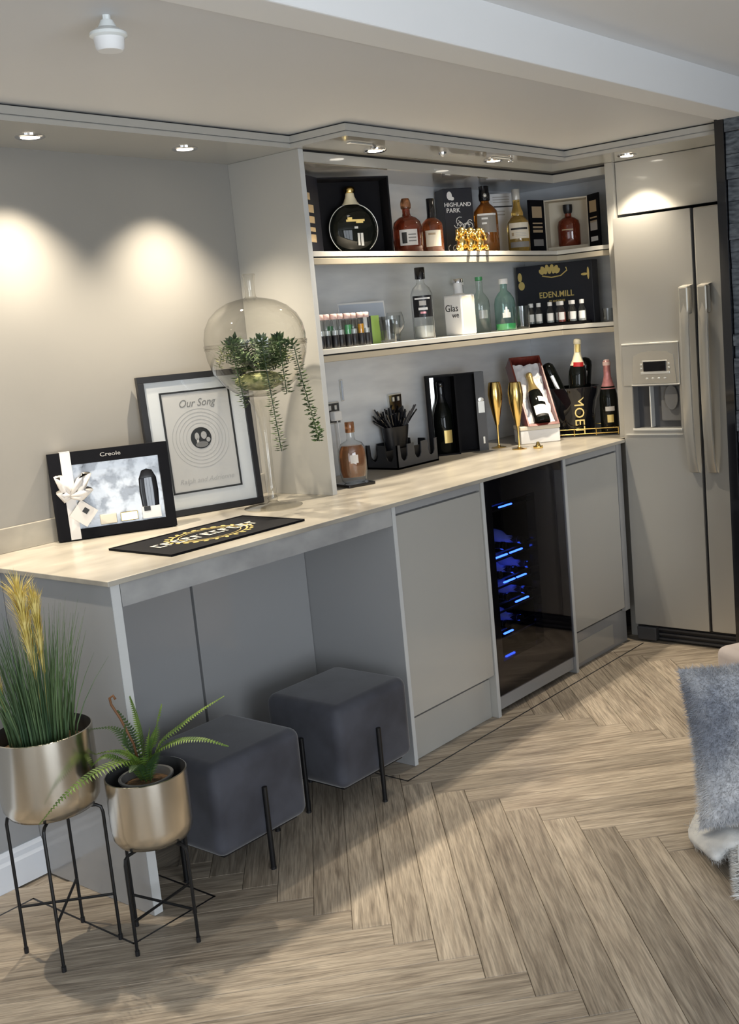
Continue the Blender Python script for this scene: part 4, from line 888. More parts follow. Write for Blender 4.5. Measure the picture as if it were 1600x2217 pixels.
# gin gift set
eb = thing('gin_gift_box', 'dark grey gin gift box with gold lettering standing open behind the miniatures', 'gift box', (2.868, 0.442, S2 + 0.0004), FACE(181))
obj('lid_panel', B().box(-0.205, 0.205, 0.0, 0.055, 0.0, 0.284), 'navy_card', eb, bevel=0.002)
obj('tray', B().box(-0.205, 0.190, -0.105, -0.0005, 0.0, 0.012), 'blackcard', eb, bevel=0.002)
text('lettering', 'EDEN.MILL', 0.038, 'goldprint', eb, (0.01, -0.0008, 0.142), bold=0.0006, space=1.05)
text('lettering', 'ST ANDREWS', 0.014, 'goldprint', eb, (0.012, -0.0008, 0.112), bold=0.0003)
fb2 = B()
for k in range(9):
    a = -0.9 + k * 0.23; fb2.ball((-0.02 + 0.055 * math.sin(a), -0.001, 0.245 + 0.022 * math.cos(a) * (1 if k % 2 else 0.4)), 0.011, 0.001, 0.016, 8, 5, mx=Matrix.Rotation(a, 3, 'Y').to_4x4())
fb2.tube([(-0.06, -0.001, 0.232), (-0.01, -0.001, 0.222), (0.04, -0.001, 0.226), (0.075, -0.001, 0.248), (0.07, -0.001, 0.262)], 0.003, 6)
obj('gold_motif', fb2, 'goldprint', eb)
obj('gold_motif', B().ball((-0.185, -0.001, 0.235), 0.012, 0.001, 0.022, 10, 6).ball((-0.178, -0.001, 0.195), 0.018, 0.001, 0.020, 10, 6), 'goldprint', eb)
obj('gold_motif', B().ball((0.185, -0.001, 0.225), 0.006, 0.001, 0.028, 10, 6).ball((0.165, -0.001, 0.222), 0.018, 0.001, 0.006, 10, 6), 'goldprint', eb)
minis = [(0.560, 1, 'clearliq'), (0.528, 0, 'clearliq'), (0.486, 0, 'clearliq'), (0.424, 0, 'clearliq'), (0.405, 1, 'clearliq'), (0.362, 0, 'pinkliq'), (0.338, 1, 'straw'), (0.302, 0, 'clearliq'), (0.254, 0, 'clearliq')]
nrow = [0, 0]
for y, row, liq in minis[::-1]:
    nrow[row] += 1
    lab = {'clearliq': 'clear gin miniature in the %s row of the gift tray, %s from the fridge end' % ('back' if row else 'front', ORD[nrow[row] - 1]), 'pinkliq': 'pink gin miniature on the gift tray', 'straw': 'amber gin miniature on the gift tray'}[liq]
    bottle('miniature', lab, 'bottle', (2.792 + 0.044 * row, y, S2 + 0.0130), [(0, 0), (0.0175, 0), (0.0195, 0.004), (0.0185, 0.048), (0.011, 0.066), (0.008, 0.073), (0.008, 0.084)], 'glass_c', n=16,
           cap=[(0.0088, 0.078), (0.0108, 0.079), (0.0108, 0.096), (0, 0.097)], capm='white', lab=(0.0198, 0.012, 0.046, 0.65), labm='white', liquid=[(0, 0.003), (0.0165, 0.003), (0.0165, 0.046), (0, 0.048)], liqm=liq, face=208, group='gin miniatures in the %s' % ('back row' if row else 'front row'))

# ------------------------------------------------------------------ upper shelf
db = thing('display_box', 'large black open display box with a hinged door and round decanter', 'gift box', (1.590, 0.488, S1 + 0.0004), FACE(240))
open_box(db, 0.284, 0.286, 0.10, 'blackcard', 'blackcard')
mxd = Matrix.Translation((-0.142, 0, 0)) @ Matrix.Rotation(math.radians(232), 4, 'Z')
dd = obj('door', B().box(0, 0.200, -0.006, 0.006, 0, 0.286, mx=mxd), 'navy_card', db)
for zz, h2 in ((0.155, 0.028), (0.118, 0.024), (0.088, 0.015), (0.050, 0.028)):
    obj('gold_print', B().box(0.06, 0.15, 0.0062, 0.0068, zz, zz + h2, mx=mxd), 'tanprint', dd)
obj('gold_print', B().box(0.085, 0.115, 0.0062, 0.0068, 0.20, 0.225, mx=mxd), 'tanprint', dd)
dn = Vector((0.5, 0.866))
rdm = thing('round_decanter', 'round black decanter with gold neck inside the large display box', 'decanter', (1.590 + dn.x * 0.048, 0.488 + dn.y * 0.048, S1 + 0.0068), FACE(240))
obj('glass_body', B().lathe([(0, 0), (0.045, 0.0), (0.062, 0.012), (0.084, 0.042), (0.0955, 0.080), (0.0955, 0.105), (0.085, 0.140), (0.062, 0.168), (0.040, 0.182), (0.020, 0.188), (0, 0.19)], 36, sy=0.42), 'darkbottle', rdm, smooth=50)
obj('rim_band', B().tube([(0.0955 * math.cos(a), -0.012, 0.092 + 0.0945 * math.sin(a)) for a in [math.radians(-55 + 290 * k / 40) for k in range(41)]], 0.0018, 6), 'silver', rdm, smooth=True)
obj('neck', B().lathe([(0.036, 0.181), (0.026, 0.194), (0.018, 0.212), (0.0155, 0.226), (0, 0.226)], 20), 'paleg', rdm, smooth=45)
obj('cap', B().lathe([(0.017, 0.2265), (0.021, 0.229), (0.022, 0.236), (0.020, 0.246), (0.014, 0.250), (0, 0.25)], 20), 'gold', rdm, smooth=45)
obj('gold_print', B().box(-0.036, 0.036, -0.0418, -0.0395, 0.118, 0.126).box(-0.030, -0.012, -0.0418, -0.0395, 0.126, 0.134).box(0.002, 0.030, -0.0418, -0.0395, 0.112, 0.118), 'goldprint', rdm)
obj('silver_print', B().box(-0.006, 0.008, -0.0422, -0.0395, 0.092, 0.100).box(0.004, 0.012, -0.0415, -0.038, 0.03, 0.075).box(0.016, 0.026, -0.0410, -0.037, 0.028, 0.075), 'silver', rdm)
bottle('rum_bottle', 'slim dark bottle half hidden behind the display box', 'bottle', (1.86, 0.610, S1 + 0.0003), shape(0.036, 0.013, 0.215, 0.14, 0.18), 'dkamber', cap=cyl(0.0155, 0.175, 0.236), capm='black_gl', lab=(0.0364, 0.06, 0.12, 0.6))
b1 = bottle('bourbon_bottle', 'squat round bourbon bottle with white horse label', 'bottle', (1.852, 0.458, S1 + 0.0003), [(0, 0), (0.050, 0), (0.056, 0.006), (0.0585, 0.05), (0.0585, 0.095), (0.052, 0.122), (0.036, 0.138), (0.018, 0.145), (0.015, 0.155), (0.015, 0.178), (0, 0.178)], 'redamber',
       cap=[(0.017, 0.172), (0.020, 0.174), (0.021, 0.19), (0.018, 0.205), (0.014, 0.212), (0, 0.213)], capm='copper', lab=(0.0588, 0.030, 0.090, 0.62), labm='paper', face=222)
fa3 = math.radians(222)
obj('label_print', B().arc(0.0597, 0.038, 0.080, fa3 - 0.45, fa3 - 0.12, 5), 'ink', b1)
for zz in (0.044, 0.056, 0.068): obj('label_print', B().arc(0.0597, zz, zz + 0.005, fa3 - 0.02, fa3 + 0.5, 6), 'midink', b1)
b2_ = bottle('whisky_bottle', 'bourbon bottle with black neck and tan label on the upper shelf', 'bottle', (1.985, 0.440, S1 + 0.0003), shape(0.043, 0.014, 0.19, 0.105, 0.14), 'dkamber', cap=[(0.0185, 0.138), (0.0165, 0.150), (0.0165, 0.212), (0.015, 0.214), (0, 0.214)], capm='black_gl', lab=(0.0434, 0.025, 0.088, 0.75), labm='cream', face=222)
obj('label_print', B().arc(0.0443, 0.07, 0.078, fa3 - 0.45, fa3 + 0.2, 6), 'tanprint', b2_)
hb2 = thing('whisky_carton', 'tall dark whisky carton with white emblem and lettering', 'carton', (2.312, 0.548, S1 + 0.0004), FACE(238))
obj('carton', B().box(-0.062, 0.070, 0, 0.10, 0, 0.283), 'navy_card', hb2, bevel=0.002)
obj('emblem', B().ball((-0.035, -0.0008, 0.252), 0.012, 0.0008, 0.018, 12, 6).ball((-0.024, -0.0008, 0.240), 0.010, 0.0008, 0.008, 10, 6), 'white', hb2)
text('lettering', 'HIGHLAND', 0.024, 'white', hb2, (0.0, -0.0008, 0.214), bold=0.0004); text('lettering', 'PARK', 0.026, 'white', hb2, (-0.022, -0.0008, 0.190), bold=0.0004)
sw2 = B(); r6 = random.Random(2)
for k in range(16):
    cx2, cz2, rr2 = r6.uniform(-0.045, 0.055), r6.uniform(0.03, 0.145), r6.uniform(0.010, 0.022); a0 = r6.uniform(0, 6)
    sw2.tube([(cx2 + rr2 * math.cos(a0 + q * 0.7), -0.0008, cz2 + rr2 * math.sin(a0 + q * 0.7)) for q in range(7)], 0.0017, 5)
obj('swirl_print', sw2, 'white', hb2)
ab = bottle('whisky_bottle', 'large amber whisky bottle with black cap and dark label', 'bottle', (2.438, 0.496, S1 + 0.0003), shape(0.053, 0.018, 0.235, 0.165, 0.215), 'amber', cap=[(0.0205, 0.225), (0.024, 0.228), (0.025, 0.250), (0.022, 0.262), (0.022, 0.288), (0, 0.289)], capm='black_gl', lab=(0.0534, 0.09, 0.168, 0.85), labm='midink', face=220)
for zz, a0, hw in ((0.145, -0.2, 0.25), (0.125, -0.25, 0.2), (0.162, 0.0, 0.8)): obj('label_print', B().arc(0.0543, zz, zz + 0.008, fa3 + a0 - hw, fa3 + a0 + hw, 6), 'white', ab)
obj('cap_emblem', B().ball((0.0245 * math.cos(fa3), 0.0245 * math.sin(fa3), 0.248), 0.009, 0.009, 0.009, 8, 6), 'silver', ab, smooth=True)
wc2 = thing('whisky_carton', 'white whisky carton standing behind the amber and gold bottles', 'carton', (2.66, 0.568, S1 + 0.0004), FACE(236))
obj('carton', B().box(-0.058, 0.058, 0, 0.08, 0, 0.276), 'white', wc2, bevel=0.002)
obj('carton_band', B().box(-0.0585, 0.0585, -0.0008, 0.0, 0.215, 0.221), 'ink', wc2)
for k in range(3): obj('carton_print', B().box(-0.035, 0.045, -0.0008, 0.0, 0.236 + k * 0.011, 0.240 + k * 0.011), 'greyink', wc2)
for k in range(2): obj('carton_print', B().box(-0.045, 0.02, -0.0008, 0.0, 0.18 + k * 0.014, 0.186 + k * 0.014), 'greyink', wc2)
gl = bottle('whisky_bottle', 'pale gold whisky bottle with bulbous neck and cream label', 'bottle', (2.600, 0.440, S1 + 0.0003), [(0, 0), (0.046, 0), (0.050, 0.005), (0.051, 0.11), (0.048, 0.132), (0.036, 0.150), (0.026, 0.160), (0.027, 0.172), (0.022, 0.188), (0.0165, 0.205), (0.015, 0.23), (0, 0.23)], 'straw',
       cap=[(0.0165, 0.228), (0.019, 0.229), (0.018, 0.272), (0.016, 0.275), (0, 0.275)], capm='silver', lab=[(0.0514, 0.06, 0.128, 0.95, 'cream'), (0.0514, 0.022, 0.046, 0.9, 'midink')], face=220)
fa4 = math.radians(220)
obj('label_print', B().arc(0.0523, 0.098, 0.106, fa4 - 0.75, fa4 + 0.75, 8), 'ink', gl); obj('label_print', B().arc(0.0523, 0.072, 0.086, fa4 - 0.7, fa4 - 0.5, 3), 'tanprint', gl)
for k in range(3): obj('label_print', B().arc(0.0523, 0.070 + k * 0.007, 0.072 + k * 0.007, fa4 - 0.35, fa4 + 0.6, 6), 'greyink', gl)
# gold ornaments sitting on the shelf edge
for k, (nm, arms) in enumerate((('with its hands on its ears', 0), ('with its hands on its mouth', 1), ('with its hands on its eyes', 2))):
    t = thing('monkey_ornament', 'small gold seated monkey ornament %s on the shelf edge' % nm, 'ornament', (2.085 + k * 0.060, 0.372 - 0.0 * k, S1 + 0.0003), FACE(232))
    b = B().ball((0, 0, 0.034), 0.021, 0.018, 0.033, 14, 10).ball((0, -0.004, 0.078), 0.018, 0.017, 0.019, 14, 10).ball((0, -0.018, 0.073), 0.009, 0.007, 0.008, 10, 7)
    for s in (-1, 1):
        b.ball((s * 0.018, -0.002, 0.082), 0.006, 0.003, 0.007, 8, 6)
        hand = ((s * 0.018, -0.006, 0.082), (s * 0.006, -0.024, 0.070), (s * 0.007, -0.020, 0.085))[arms]
        b.tube([(s * 0.018, -0.002, 0.056), (s * 0.025, -0.014, 0.048), (s * 0.023, -0.020, 0.062), hand], 0.0062, 8)
        b.ball(hand, 0.007, 0.007, 0.007, 8, 6)
        b.tube([(s * 0.012, -0.004, 0.012), (s * 0.026, -0.028, 0.020), (s * 0.022, -0.036, 0.006)], 0.0085, 8)
        b.ball((s * 0.022, -0.040, 0.006), 0.008, 0.012, 0.006, 8, 6)
    obj('figure', b, 'gold', t, smooth=True)
# cognac box with open doors
cg = thing('cognac_box', 'open cream lined cognac box with two black printed doors', 'gift box', (2.846, 0.338, S1 + 0.0004), FACE(201))
open_box(cg, 0.204, 0.232, 0.10, 'beige_in', 'beige_in')
for s, ang in ((-1, 240), (1, -53)):
    mxc = Matrix.Translation((s * 0.102, -0.001, 0)) @ Matrix.Rotation(math.radians(ang), 4, 'Z')
    dr2 = obj('door', B().box(0.002, 0.104, -0.004, 0.004, 0, 0.234, mx=mxc), 'blackcard', cg)
    f1 = 0.0042 if s < 0 else -0.0048
    for zz, h2, m in ((0.155, 0.05, 'tanprint'), (0.128, 0.006, 'tanprint'), (0.110, 0.008, 'tanprint'), (0.09, 0.012, 'tanprint') if s < 0 else (0.075, 0.04, 'greyink'), (0.03, 0.03, 'midink') if s < 0 else (0.028, 0.02, 'white')):
        obj('door_print', B().box(0.02, 0.085, f1, f1 + 0.0006, zz, zz + h2, mx=mxc), m, dr2)
n2 = Vector((math.cos(math.radians(201)), math.sin(math.radians(201))))
bottle('cognac_bottle', 'red brown spirit bottle with black stopper inside the cream lined box', 'bottle', (2.846 - n2.x * 0.045, 0.338 - n2.y * 0.045, S1 + 0.0215), [(0, 0), (0.048, 0), (0.052, 0.006), (0.053, 0.09), (0.048, 0.112), (0.030, 0.126), (0.016, 0.132), (0.0145, 0.15), (0, 0.15)], 'redamber',
       cap=[(0.016, 0.146), (0.019, 0.15), (0.022, 0.165), (0.022, 0.185), (0, 0.187)], capm='black', sy=0.75, rotz=FACE(201), lab=(0.0535, 0.07, 0.075, 0.5), labm='tanprint', face=201)
pl = thing('box_plinth', 'cream plinth inside the open cognac box', 'plinth', (2.846 - n2.x * 0.047, 0.338 - n2.y * 0.047, S1 + 0.0066), FACE(201))
obj('block', B().box(-0.094, 0.094, -0.042, 0.042, 0, 0.0146), 'beige_in', pl)

# ------------------------------------------------------------------ stools
def stool(x, y, label):
    t = thing('velvet_stool', label, 'stool', (x, y, 0))
    a, b_, z0, z1 = 0.168, 0.160, 0.095, 0.362
    o = obj('seat', B().box(-a, a, -b_, b_, z0, z1), 'velvet', t, bevel=0.032, seg=6, smooth=True)
    for p in o.data.polygons: p.use_smooth = True
    obj('underside', B().box(-a + 0.03, a - 0.03, -b_ + 0.03, b_ - 0.03, z0 - 0.008, z0 - 0.0005), 'black', t)
    for dx, dy in ((0, -1), (0, 1), (-1, 0), (1, 0)):
        px, py = dx * (a + 0.006), dy * (b_ + 0.006)
        leg = obj('leg', B().tube([(px, py, 0.0), (px, py, 0.245)], 0.0075, 12), 'black_m', t, smooth=40)
        obj('leg_foot', B().lathe([(0, 0), (0.0085, 0), (0.0085, 0.006), (0, 0.006)], 10, cx=px, cy=py), 'black', leg)
    return t
stool(0.340, 0.072, 'charcoal velvet cube stool beside the planters')
stool(0.826, 0.076, 'charcoal velvet cube stool tucked beside the cabinet')

# ------------------------------------------------------------------ planters
def planter(loc, rz, leg, hz, pot_r, pot_h, label, plabel, deep):
    t = thing('plant_stand', label, 'plant stand', loc, rz)
    for sx, sy in ((-1, -1), (1, -1), (1, 1), (-1, 1)):
        x, y = sx * leg, sy * leg
        l = obj('leg', B().tube([(x, y, 0.012), (x, y, hz - 0.02), (x * 0.97, y * 0.97, hz - 0.006), (x * 0.88, y * 0.88, hz), (x * 0.3, y * 0.3, hz)], 0.0042, 8), 'black_m', t, smooth=40)
        obj('foot_cap', B().lathe([(0, 0), (0.0058, 0), (0.0058, 0.014), (0, 0.014)], 10, cx=x, cy=y), 'black', l)
    for s in (-1, 1): obj('cross_brace', B().tube([(-leg, -s * leg, hz * 0.34), (leg, s * leg, hz * 0.34)], 0.0036, 8), 'black_m', t, smooth=40)
    obj('hub', B().lathe([(0, hz - 0.004), (leg * 0.45, hz - 0.004), (leg * 0.45, hz + 0.0035), (0, hz + 0.0035)], 20), 'black_m', t)
    p = thing('plant_pot', plabel, 'plant pot', (loc[0], loc[1], hz + 0.0045), 0)
    obj('pot', B().lathe([(0, 0), (pot_r * 0.70, 0), (pot_r * 0.88, pot_h * 0.03), (pot_r * 0.97, pot_h * 0.12), (pot_r, pot_h * 0.26), (pot_r, pot_h), (pot_r - 0.003, pot_h + 0.001)], 56), 'brass', p, smooth=60)
    obj('pot_lining', B().lathe([(pot_r - 0.003, pot_h + 0.001), (pot_r - 0.004, pot_h * 0.3), (pot_r * 0.85, pot_h * 0.08), (0, pot_h * 0.07)], 48), 'pot_in', p, smooth=60)
    if deep: obj('soil', B().lathe([(0, pot_h * 0.80), (pot_r - 0.006, pot_h * 0.78)], 40), 'soil', p)
    else:
        ip = obj('grow_pot', B().lathe([(pot_r * 0.45, pot_h * 0.1), (pot_r * 0.62, pot_h * 0.90), (pot_r * 0.67, pot_h * 0.92), (pot_r * 0.67, pot_h * 0.95), (pot_r * 0.60, pot_h * 0.95), (pot_r * 0.58, pot_h * 0.82), (0, pot_h * 0.82)], 36), 'midgrey', p, smooth=50)
        obj('soil', B().lathe([(0, pot_h * 0.88), (pot_r * 0.3, pot_h * 0.87), (pot_r * 0.585, pot_h * 0.83)], 28), 'soil', ip, smooth=True)
    return hz + 0.0045
PLx, PLy = -0.197, 0.069
zl = planter((PLx, PLy, 0), 0, 0.082, 0.366, 0.118, 0.205, 'tall black wire plant stand under the larger metal pot', 'large brushed champagne metal pot with ornamental grass', True)
PSx, PSy = -0.038, -0.101
zs = planter((PSx, PSy, 0), math.radians(-36), 0.074, 0.258, 0.100, 0.175, 'short black wire plant stand under the smaller metal pot', 'small brushed champagne metal pot with a fern', False)
r7 = random.Random(21)
og = thing('ornamental_grass', 'ornamental grass with yellow plumes in the large metal pot', 'grass plant', (PLx, PLy, zl + 0.155))
gb_ = B()
for k in range(360):
    a = r7.uniform(0, 2 * PI); q = 0.075 * math.sqrt(r7.random()); h = r7.uniform(0.20, 0.365); sp2 = r7.uniform(0.4, 1.45)
    bx_, by_ = q * math.cos(a), q * math.sin(a); ex, ey = bx_ * (1 + sp2 * 0.9), by_ * (1 + sp2 * 0.9); lean = r7.uniform(-0.016, 0.016); wv = r7.uniform(0.0015, 0.003); ta = r7.uniform(0, PI)
    dx, dy = wv * math.cos(ta), wv * math.sin(ta); pts = []
    for s in range(5):
        u = s / 4; pts.append((bx_ + (ex - bx_) * u ** 1.6 + lean * u * u, by_ + (ey - by_) * u ** 1.6, h * u, 1 - 0.9 * u))
    o0 = len(gb_.v)
    for x, y, z2, tpr in pts: gb_.v += [(x - dx * tpr, y - dy * tpr, z2), (x + dx * tpr, y + dy * tpr, z2)]
    for s in range(4): gb_.f.append((o0 + 2 * s, o0 + 2 * s + 1, o0 + 2 * s + 3, o0 + 2 * s + 2))
o = obj('blades', gb_, 'grass', og); o['kind'] = 'stuff'
def plume(x, y, tx, ty, z0, z1, wd):
    b = B(); b.tube([(x * 0.5, y * 0.5, 0), (x, y, z0), (x + (tx - x) * 0.5, y + (ty - y) * 0.5, (z0 + z1) / 2)], 0.0016, 5)
    for k in range(300):
        u = r7.random() * 0.75; cz = z0 + (z1 - z0) * u; cx2 = x + (tx - x) * u; cy2 = y + (ty - y) * u; a = r7.uniform(0, 2 * PI); q = math.sqrt(r7.random())
        zt = min(z1 + 0.004 - 0.03 * q * q + r7.uniform(-0.02, 0.006), cz + r7.uniform(0.05, 0.12)); f_ = (zt - z0) / (z1 - z0); sp3 = wd * q * (0.35 + 0.65 * max(0, f_) ** 2)
        ax, ay = x + (tx - x) * f_, y + (ty - y) * f_
        e = Vector((ax + sp3 * 1.25 * math.cos(a), ay + sp3 * 1.25 * math.sin(a), zt)); m_ = Vector((ax + sp3 * 0.62 * math.cos(a), ay + sp3 * 0.62 * math.sin(a), cz + (zt - cz) * 0.65))
        s = Vector((-math.sin(a), math.cos(a), 0)) * 0.0012; p = Vector((cx2 + 0.004 * math.cos(a), cy2 + 0.004 * math.sin(a), cz))
        b.add([p - s * 0.6, p + s * 0.6, m_ + s, m_ - s, e], [(0, 1, 2, 3), (3, 2, 4)])
    return b
cdr = Vector((0.6025, -0.7939))
for u, dp, ut, z0, z1, wd in ((0.016, 0.04, 0.004, 0.19, 0.466, 0.050), (0.034, 0.035, 0.038, 0.20, 0.432, 0.026), (-0.072, 0.04, -0.092, 0.12, 0.375, 0.030)):
    pos = cdr * u + Vector((-0.675, -0.738)) * dp; tip = cdr * ut + Vector((-0.675, -0.738)) * (dp + 0.01)
    obj('plume', plume(pos.x, pos.y, tip.x, tip.y, z0, z1, wd), 'plume', og)
fn = thing('fern', 'green fern with arching fronds in the small metal pot', 'fern', (PSx, PSy, zs + 0.150))
def frond(pts, wd, n):
    b = B(); pts = [Vector(p) for p in pts]
    def at(u):
        f_ = u * (len(pts) - 1); i = min(int(f_), len(pts) - 2); f_ -= i
        p0_, p1_, p2_, p3_ = pts[max(i - 1, 0)], pts[i], pts[i + 1], pts[min(i + 2, len(pts) - 1)]
        return 0.5 * ((2 * p1_) + (p2_ - p0_) * f_ + (2 * p0_ - 5 * p1_ + 4 * p2_ - p3_) * f_ ** 2 + (3 * p1_ - p0_ - 3 * p2_ + p3_) * f_ ** 3)
    b.tube([at(k / 14) for k in range(15)], 0.0019, 5, taper=lambda u: 1 - 0.75 * u)
    for k in range(n):
        u = 0.10 + 0.89 * k / (n - 1); p = at(u); t = (at(min(1, u + 0.02)) - at(max(0, u - 0.02))).normalized()
        sd = t.cross(Vector((0, 0, 1)))
        if sd.length < 0.25: sd = t.cross(Vector((0.6, -0.79, 0)))
        if sd.length < 0.25: sd = Vector((0.6, -0.79, 0))
        sd.normalize(); nrm = sd.cross(t).normalized()
        l = wd * min(1, 0.35 + 2.4 * u) * (1 - 0.85 * max(0, u - 0.45) / 0.55); hw = 0.0023
        for s in (-1, 1):
            tip = p + sd * s * l + t * l * 0.25 - nrm * l * 0.18 + Vector((0, 0, 0.002)); md = p + sd * s * l * 0.5 + t * l * 0.15 + nrm * l * 0.08
            b.add([p - t * hw, p + t * hw, md + t * hw * 1.1, tip, md - t * hw * 1.1], [(0, 1, 2, 4), (4, 2, 3)])
    return b
def fp(u, z2, d): v2 = cdr * u + Vector((-0.675, -0.738)) * d; return (v2.x, v2.y, z2)
fr_list = [
    ([fp(0.0, 0, 0.01), fp(-0.02, 0.07, 0.02), fp(-0.035, 0.12, 0.03), fp(-0.03, 0.16, 0.03)], 0.026, 24, 'fern_dk'),
    ([fp(0.0, 0, 0.01), fp(0.015, 0.06, 0.03), fp(0.02, 0.11, 0.04), fp(0.03, 0.15, 0.04)], 0.026, 24, 'fern'),
    ([fp(-0.01, 0, 0.0), fp(-0.045, 0.06, 0.02), fp(-0.09, 0.085, 0.03), fp(-0.13, 0.06, 0.04)], 0.026, 24, 'fern'),
    ([fp(0.0, 0, 0.01), fp(-0.005, 0.05, 0.05), fp(-0.01, 0.075, 0.08), fp(-0.02, 0.07, 0.11)], 0.024, 20, 'fern_dk'),
    ([fp(0, 0, 0), fp(-0.03, 0.07, 0.04), fp(-0.10, 0.078, 0.11), fp(-0.175, 0.045, 0.165), fp(-0.235, -0.008, 0.19)], 0.034, 40, 'fern'),
    ([fp(0.01, 0, 0), fp(0.03, 0.07, 0.01), fp(0.09, 0.105, 0.02), fp(0.155, 0.108, 0.03), fp(0.215, 0.085, 0.03)], 0.030, 38, 'fern'),
    ([fp(0.01, 0, 0), fp(0.04, 0.085, -0.01), fp(0.10, 0.13, -0.02), fp(0.16, 0.165, -0.03), fp(0.215, 0.190, -0.04)], 0.027, 38, 'fern'),
    ([fp(0, 0, 0), fp(0.0, 0.10, 0), fp(-0.005, 0.17, 0.0), fp(-0.012, 0.225, 0.01)], 0.028, 32, 'fern'),
    ([fp(0.005, 0, 0), fp(0.02, 0.08, 0), fp(0.042, 0.14, 0.01), fp(0.062, 0.195, 0.0)], 0.022, 28, 'fern'),
    ([fp(-0.005, 0, 0), fp(-0.03, 0.08, -0.03), fp(-0.07, 0.125, -0.05), fp(-0.13, 0.125, -0.06)], 0.024, 24, 'fern_dk'),
    ([fp(-0.005, 0, 0), fp(-0.03, 0.065, 0.0), fp(-0.07, 0.085, 0.0), fp(-0.13, 0.078, 0.0)], 0.020, 24, 'fern'),
    ([fp(0, 0, 0.01), fp(-0.01, 0.05, 0.03), fp(-0.02, 0.09, 0.05), fp(-0.04, 0.12, 0.06)], 0.022, 22, 'fern'),
    ([fp(0.01, 0, 0.01), fp(0.02, 0.05, 0.03), fp(0.035, 0.08, 0.05), fp(0.05, 0.10, 0.07)], 0.020, 20, 'fern_dk'),
    ([fp(0, 0, -0.01), fp(-0.015, 0.07, -0.03), fp(-0.03, 0.12, -0.05), fp(-0.06, 0.165, -0.07)], 0.018, 22, 'fern_dk')]
for pts, wd, n, m in fr_list: obj('frond', frond(pts, wd, n), m, fn)
obj('fiddlehead', B().tube([fp(-0.008, 0, 0), fp(-0.02, 0.10, 0), fp(-0.045, 0.17, 0), fp(-0.062, 0.205, 0), fp(-0.064, 0.222, 0), fp(-0.055, 0.228, 0), fp(-0.050, 0.218, 0)], 0.0032, 7), 'brownstem', fn, smooth=True)

# ------------------------------------------------------------------ fur cushion and throw
def fur(base, n, length, rnd, wd=0.0016, droop=0.3):
    me = base.data; me.calc_loop_triangles(); tris = []; acc = 0
    for t in me.loop_triangles: acc += t.area; tris.append((acc, t))
    import bisect
    keys = [q[0] for q in tris]; b = B()
    for k in range(n):
        t = tris[min(bisect.bisect(keys, rnd.random() * acc), len(tris) - 1)][1]
        a, c = rnd.random(), rnd.random()
        if a + c > 1: a, c = 1 - a, 1 - c
        v0, v1, v2 = (me.vertices[i].co for i in t.vertices); p = v0 + (v1 - v0) * a + (v2 - v0) * c
        nn = me.vertices[t.vertices[0]].normal.copy()
        d = (nn + Vector((rnd.uniform(-.7, .7), rnd.uniform(-.7, .7), rnd.uniform(-.7, .7) - droop))).normalized()
        s = d.orthogonal().normalized(); s = Matrix.Rotation(rnd.uniform(0, 6.28), 3, d) @ s
        l = length * rnd.uniform(0.5, 1.2); b.add([p - s * wd, p + s * wd, p + d * l], [(0, 1, 2)])
    return b
def cushion(name, label, w_, h_, th, m):
    t = thing(name, label, 'cushion'); b = B(); n = 22
    for side in (1, -1):
        o0 = len(b.v)
        for j in range(n + 1):
            for i in range(n + 1):
                u, v = 2 * i / n - 1, 2 * j / n - 1
                k = max(0, (1 - u ** 4)) ** 0.5 * max(0, (1 - v ** 4)) ** 0.5
                pin = 1 - 0.07 * (1 - abs(v) ** 2) * abs(u) ** 3; pin2 = 1 - 0.07 * (1 - abs(u) ** 2) * abs(v) ** 3
                b.v.append((u * w_/2 * pin, side * th/2 * k * (0.85 + 0.15 * math.sin(3 * u + 1) * math.cos(2.5 * v)), v * h_/2 * pin2))
        for j in range(n):
            for i in range(n):
                q = (o0 + j * (n + 1) + i, o0 + j * (n + 1) + i + 1, o0 + (j + 1) * (n + 1) + i + 1, o0 + (j + 1) * (n + 1) + i)
                b.f.append(q if side < 0 else q[::-1])
    c = obj('cover', b, m, t, smooth=True); return t, c
r8 = random.Random(13)
ct, cc = cushion('fur_cushion', 'grey mottled fur cushion propped on the silver fur throw', 0.44, 0.44, 0.16, 'furA')
fz = obj('fur_pile', fur(cc, 42000, 0.020, r8, wd=0.0008), 'furA', ct); fz['kind'] = 'stuff'
ct.matrix_world = Matrix.Translation((1.150, -1.232, 0.288)) @ Matrix.Rotation(math.radians(-53), 4, 'Z') @ Matrix.Rotation(math.radians(-10), 4, 'X') @ Matrix.Rotation(math.radians(-3), 4, 'Y')
tr = thing('fur_throw', 'silver grey fur throw bunched on the floor under the cushion', 'throw', (0, 0, 0))
b = B(); nu, nv = 46, 24
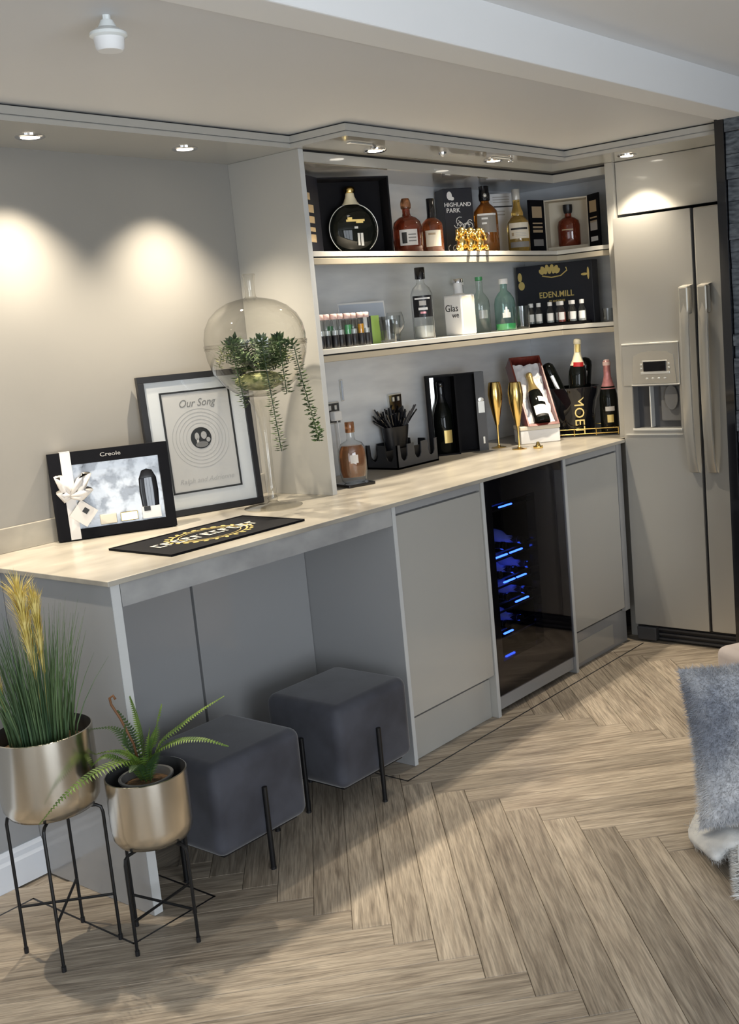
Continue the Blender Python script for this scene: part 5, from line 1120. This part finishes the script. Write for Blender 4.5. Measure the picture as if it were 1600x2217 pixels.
def thr(u, v):    # u along the edge, v across the bunched roll
    cxp = 0.985 + (-0.06) * math.sin(u * 3.0) + u * 0.12; a = v * 2 * PI
    px = 0.955 + 0.30 * u - 0.03 * math.sin(5 * u); py = -1.075 - 0.62 * u
    r_ = 0.034 + 0.009 * math.sin(11 * u + 1) + 0.010 * math.sin(3 * a + 5 * u)
    r_ *= min(1, (u * 7 + 0.02) ** 0.5) * (1 + 0.22 * math.sin(23 * u + 2 * a) + 0.15 * math.sin(41 * u - 3 * a))
    nx, ny = 0.88, 0.47
    off = math.cos(a) * r_ * 3.2 + 0.06
    return (px + nx * off, py + ny * off, max(0.008, 0.030 + math.sin(a) * r_ * 0.8))
for i in range(nu + 1):
    for j in range(nv): b.v.append(thr(i / nu, j / nv))
for i in range(nu):
    for j in range(nv): b.f.append((i * nv + j, (i + 1) * nv + j, (i + 1) * nv + (j + 1) % nv, i * nv + (j + 1) % nv))
b.f.append(tuple(range(nv))); b.f.append(tuple(nu * nv + j for j in range(nv))[::-1])
tb1 = obj('throw_roll', b, 'furB', tr, smooth=True)
fz = obj('fur_pile', fur(tb1, 26000, 0.032, r8, wd=0.0013), 'furB', tr); fz['kind'] = 'stuff'
b = B(); nu = 20
for i in range(nu + 1):
    for j in range(16):
        u = i / nu; a = j / 16 * 2 * PI; r_ = (0.030 + 0.006 * math.sin(9 * u)) * (0.35 + 0.65 * math.sin(PI * min(1, u * 0.9 + 0.12)))
        b.v.append((0.985 - 0.20 * u + math.cos(a) * r_ * 1.5, -1.20 - 0.10 * u + 0.5 * math.cos(a) * r_, max(0.008, 0.034 + math.sin(a) * r_)))
for i in range(nu):
    for j in range(16): b.f.append((i * 16 + j, (i + 1) * 16 + j, (i + 1) * 16 + (j + 1) % 16, i * 16 + (j + 1) % 16))
b.f.append(tuple(range(16))); b.f.append(tuple(nu * 16 + j for j in range(16))[::-1])
tb2 = obj('throw_fold', b, 'furB', tr, smooth=True)
fz = obj('fur_pile', fur(tb2, 9000, 0.030, r8, wd=0.0013), 'furB', tr); fz['kind'] = 'stuff'
po = thing('footstool', 'blush fabric footstool behind the fur cushion', 'footstool', (1.66, -1.20, 0), math.radians(-30))
obj('seat', B().box(-0.20, 0.32, -0.28, 0.28, 0.05, 0.37), 'blush', po, bevel=0.03, seg=4, smooth=True)
for sx in (-0.16, 0.28):
    for sy in (-0.24, 0.24): obj('leg', B().tube([(sx, sy, 0), (sx, sy, 0.05)], 0.015, 10), 'black_m', po, smooth=40)
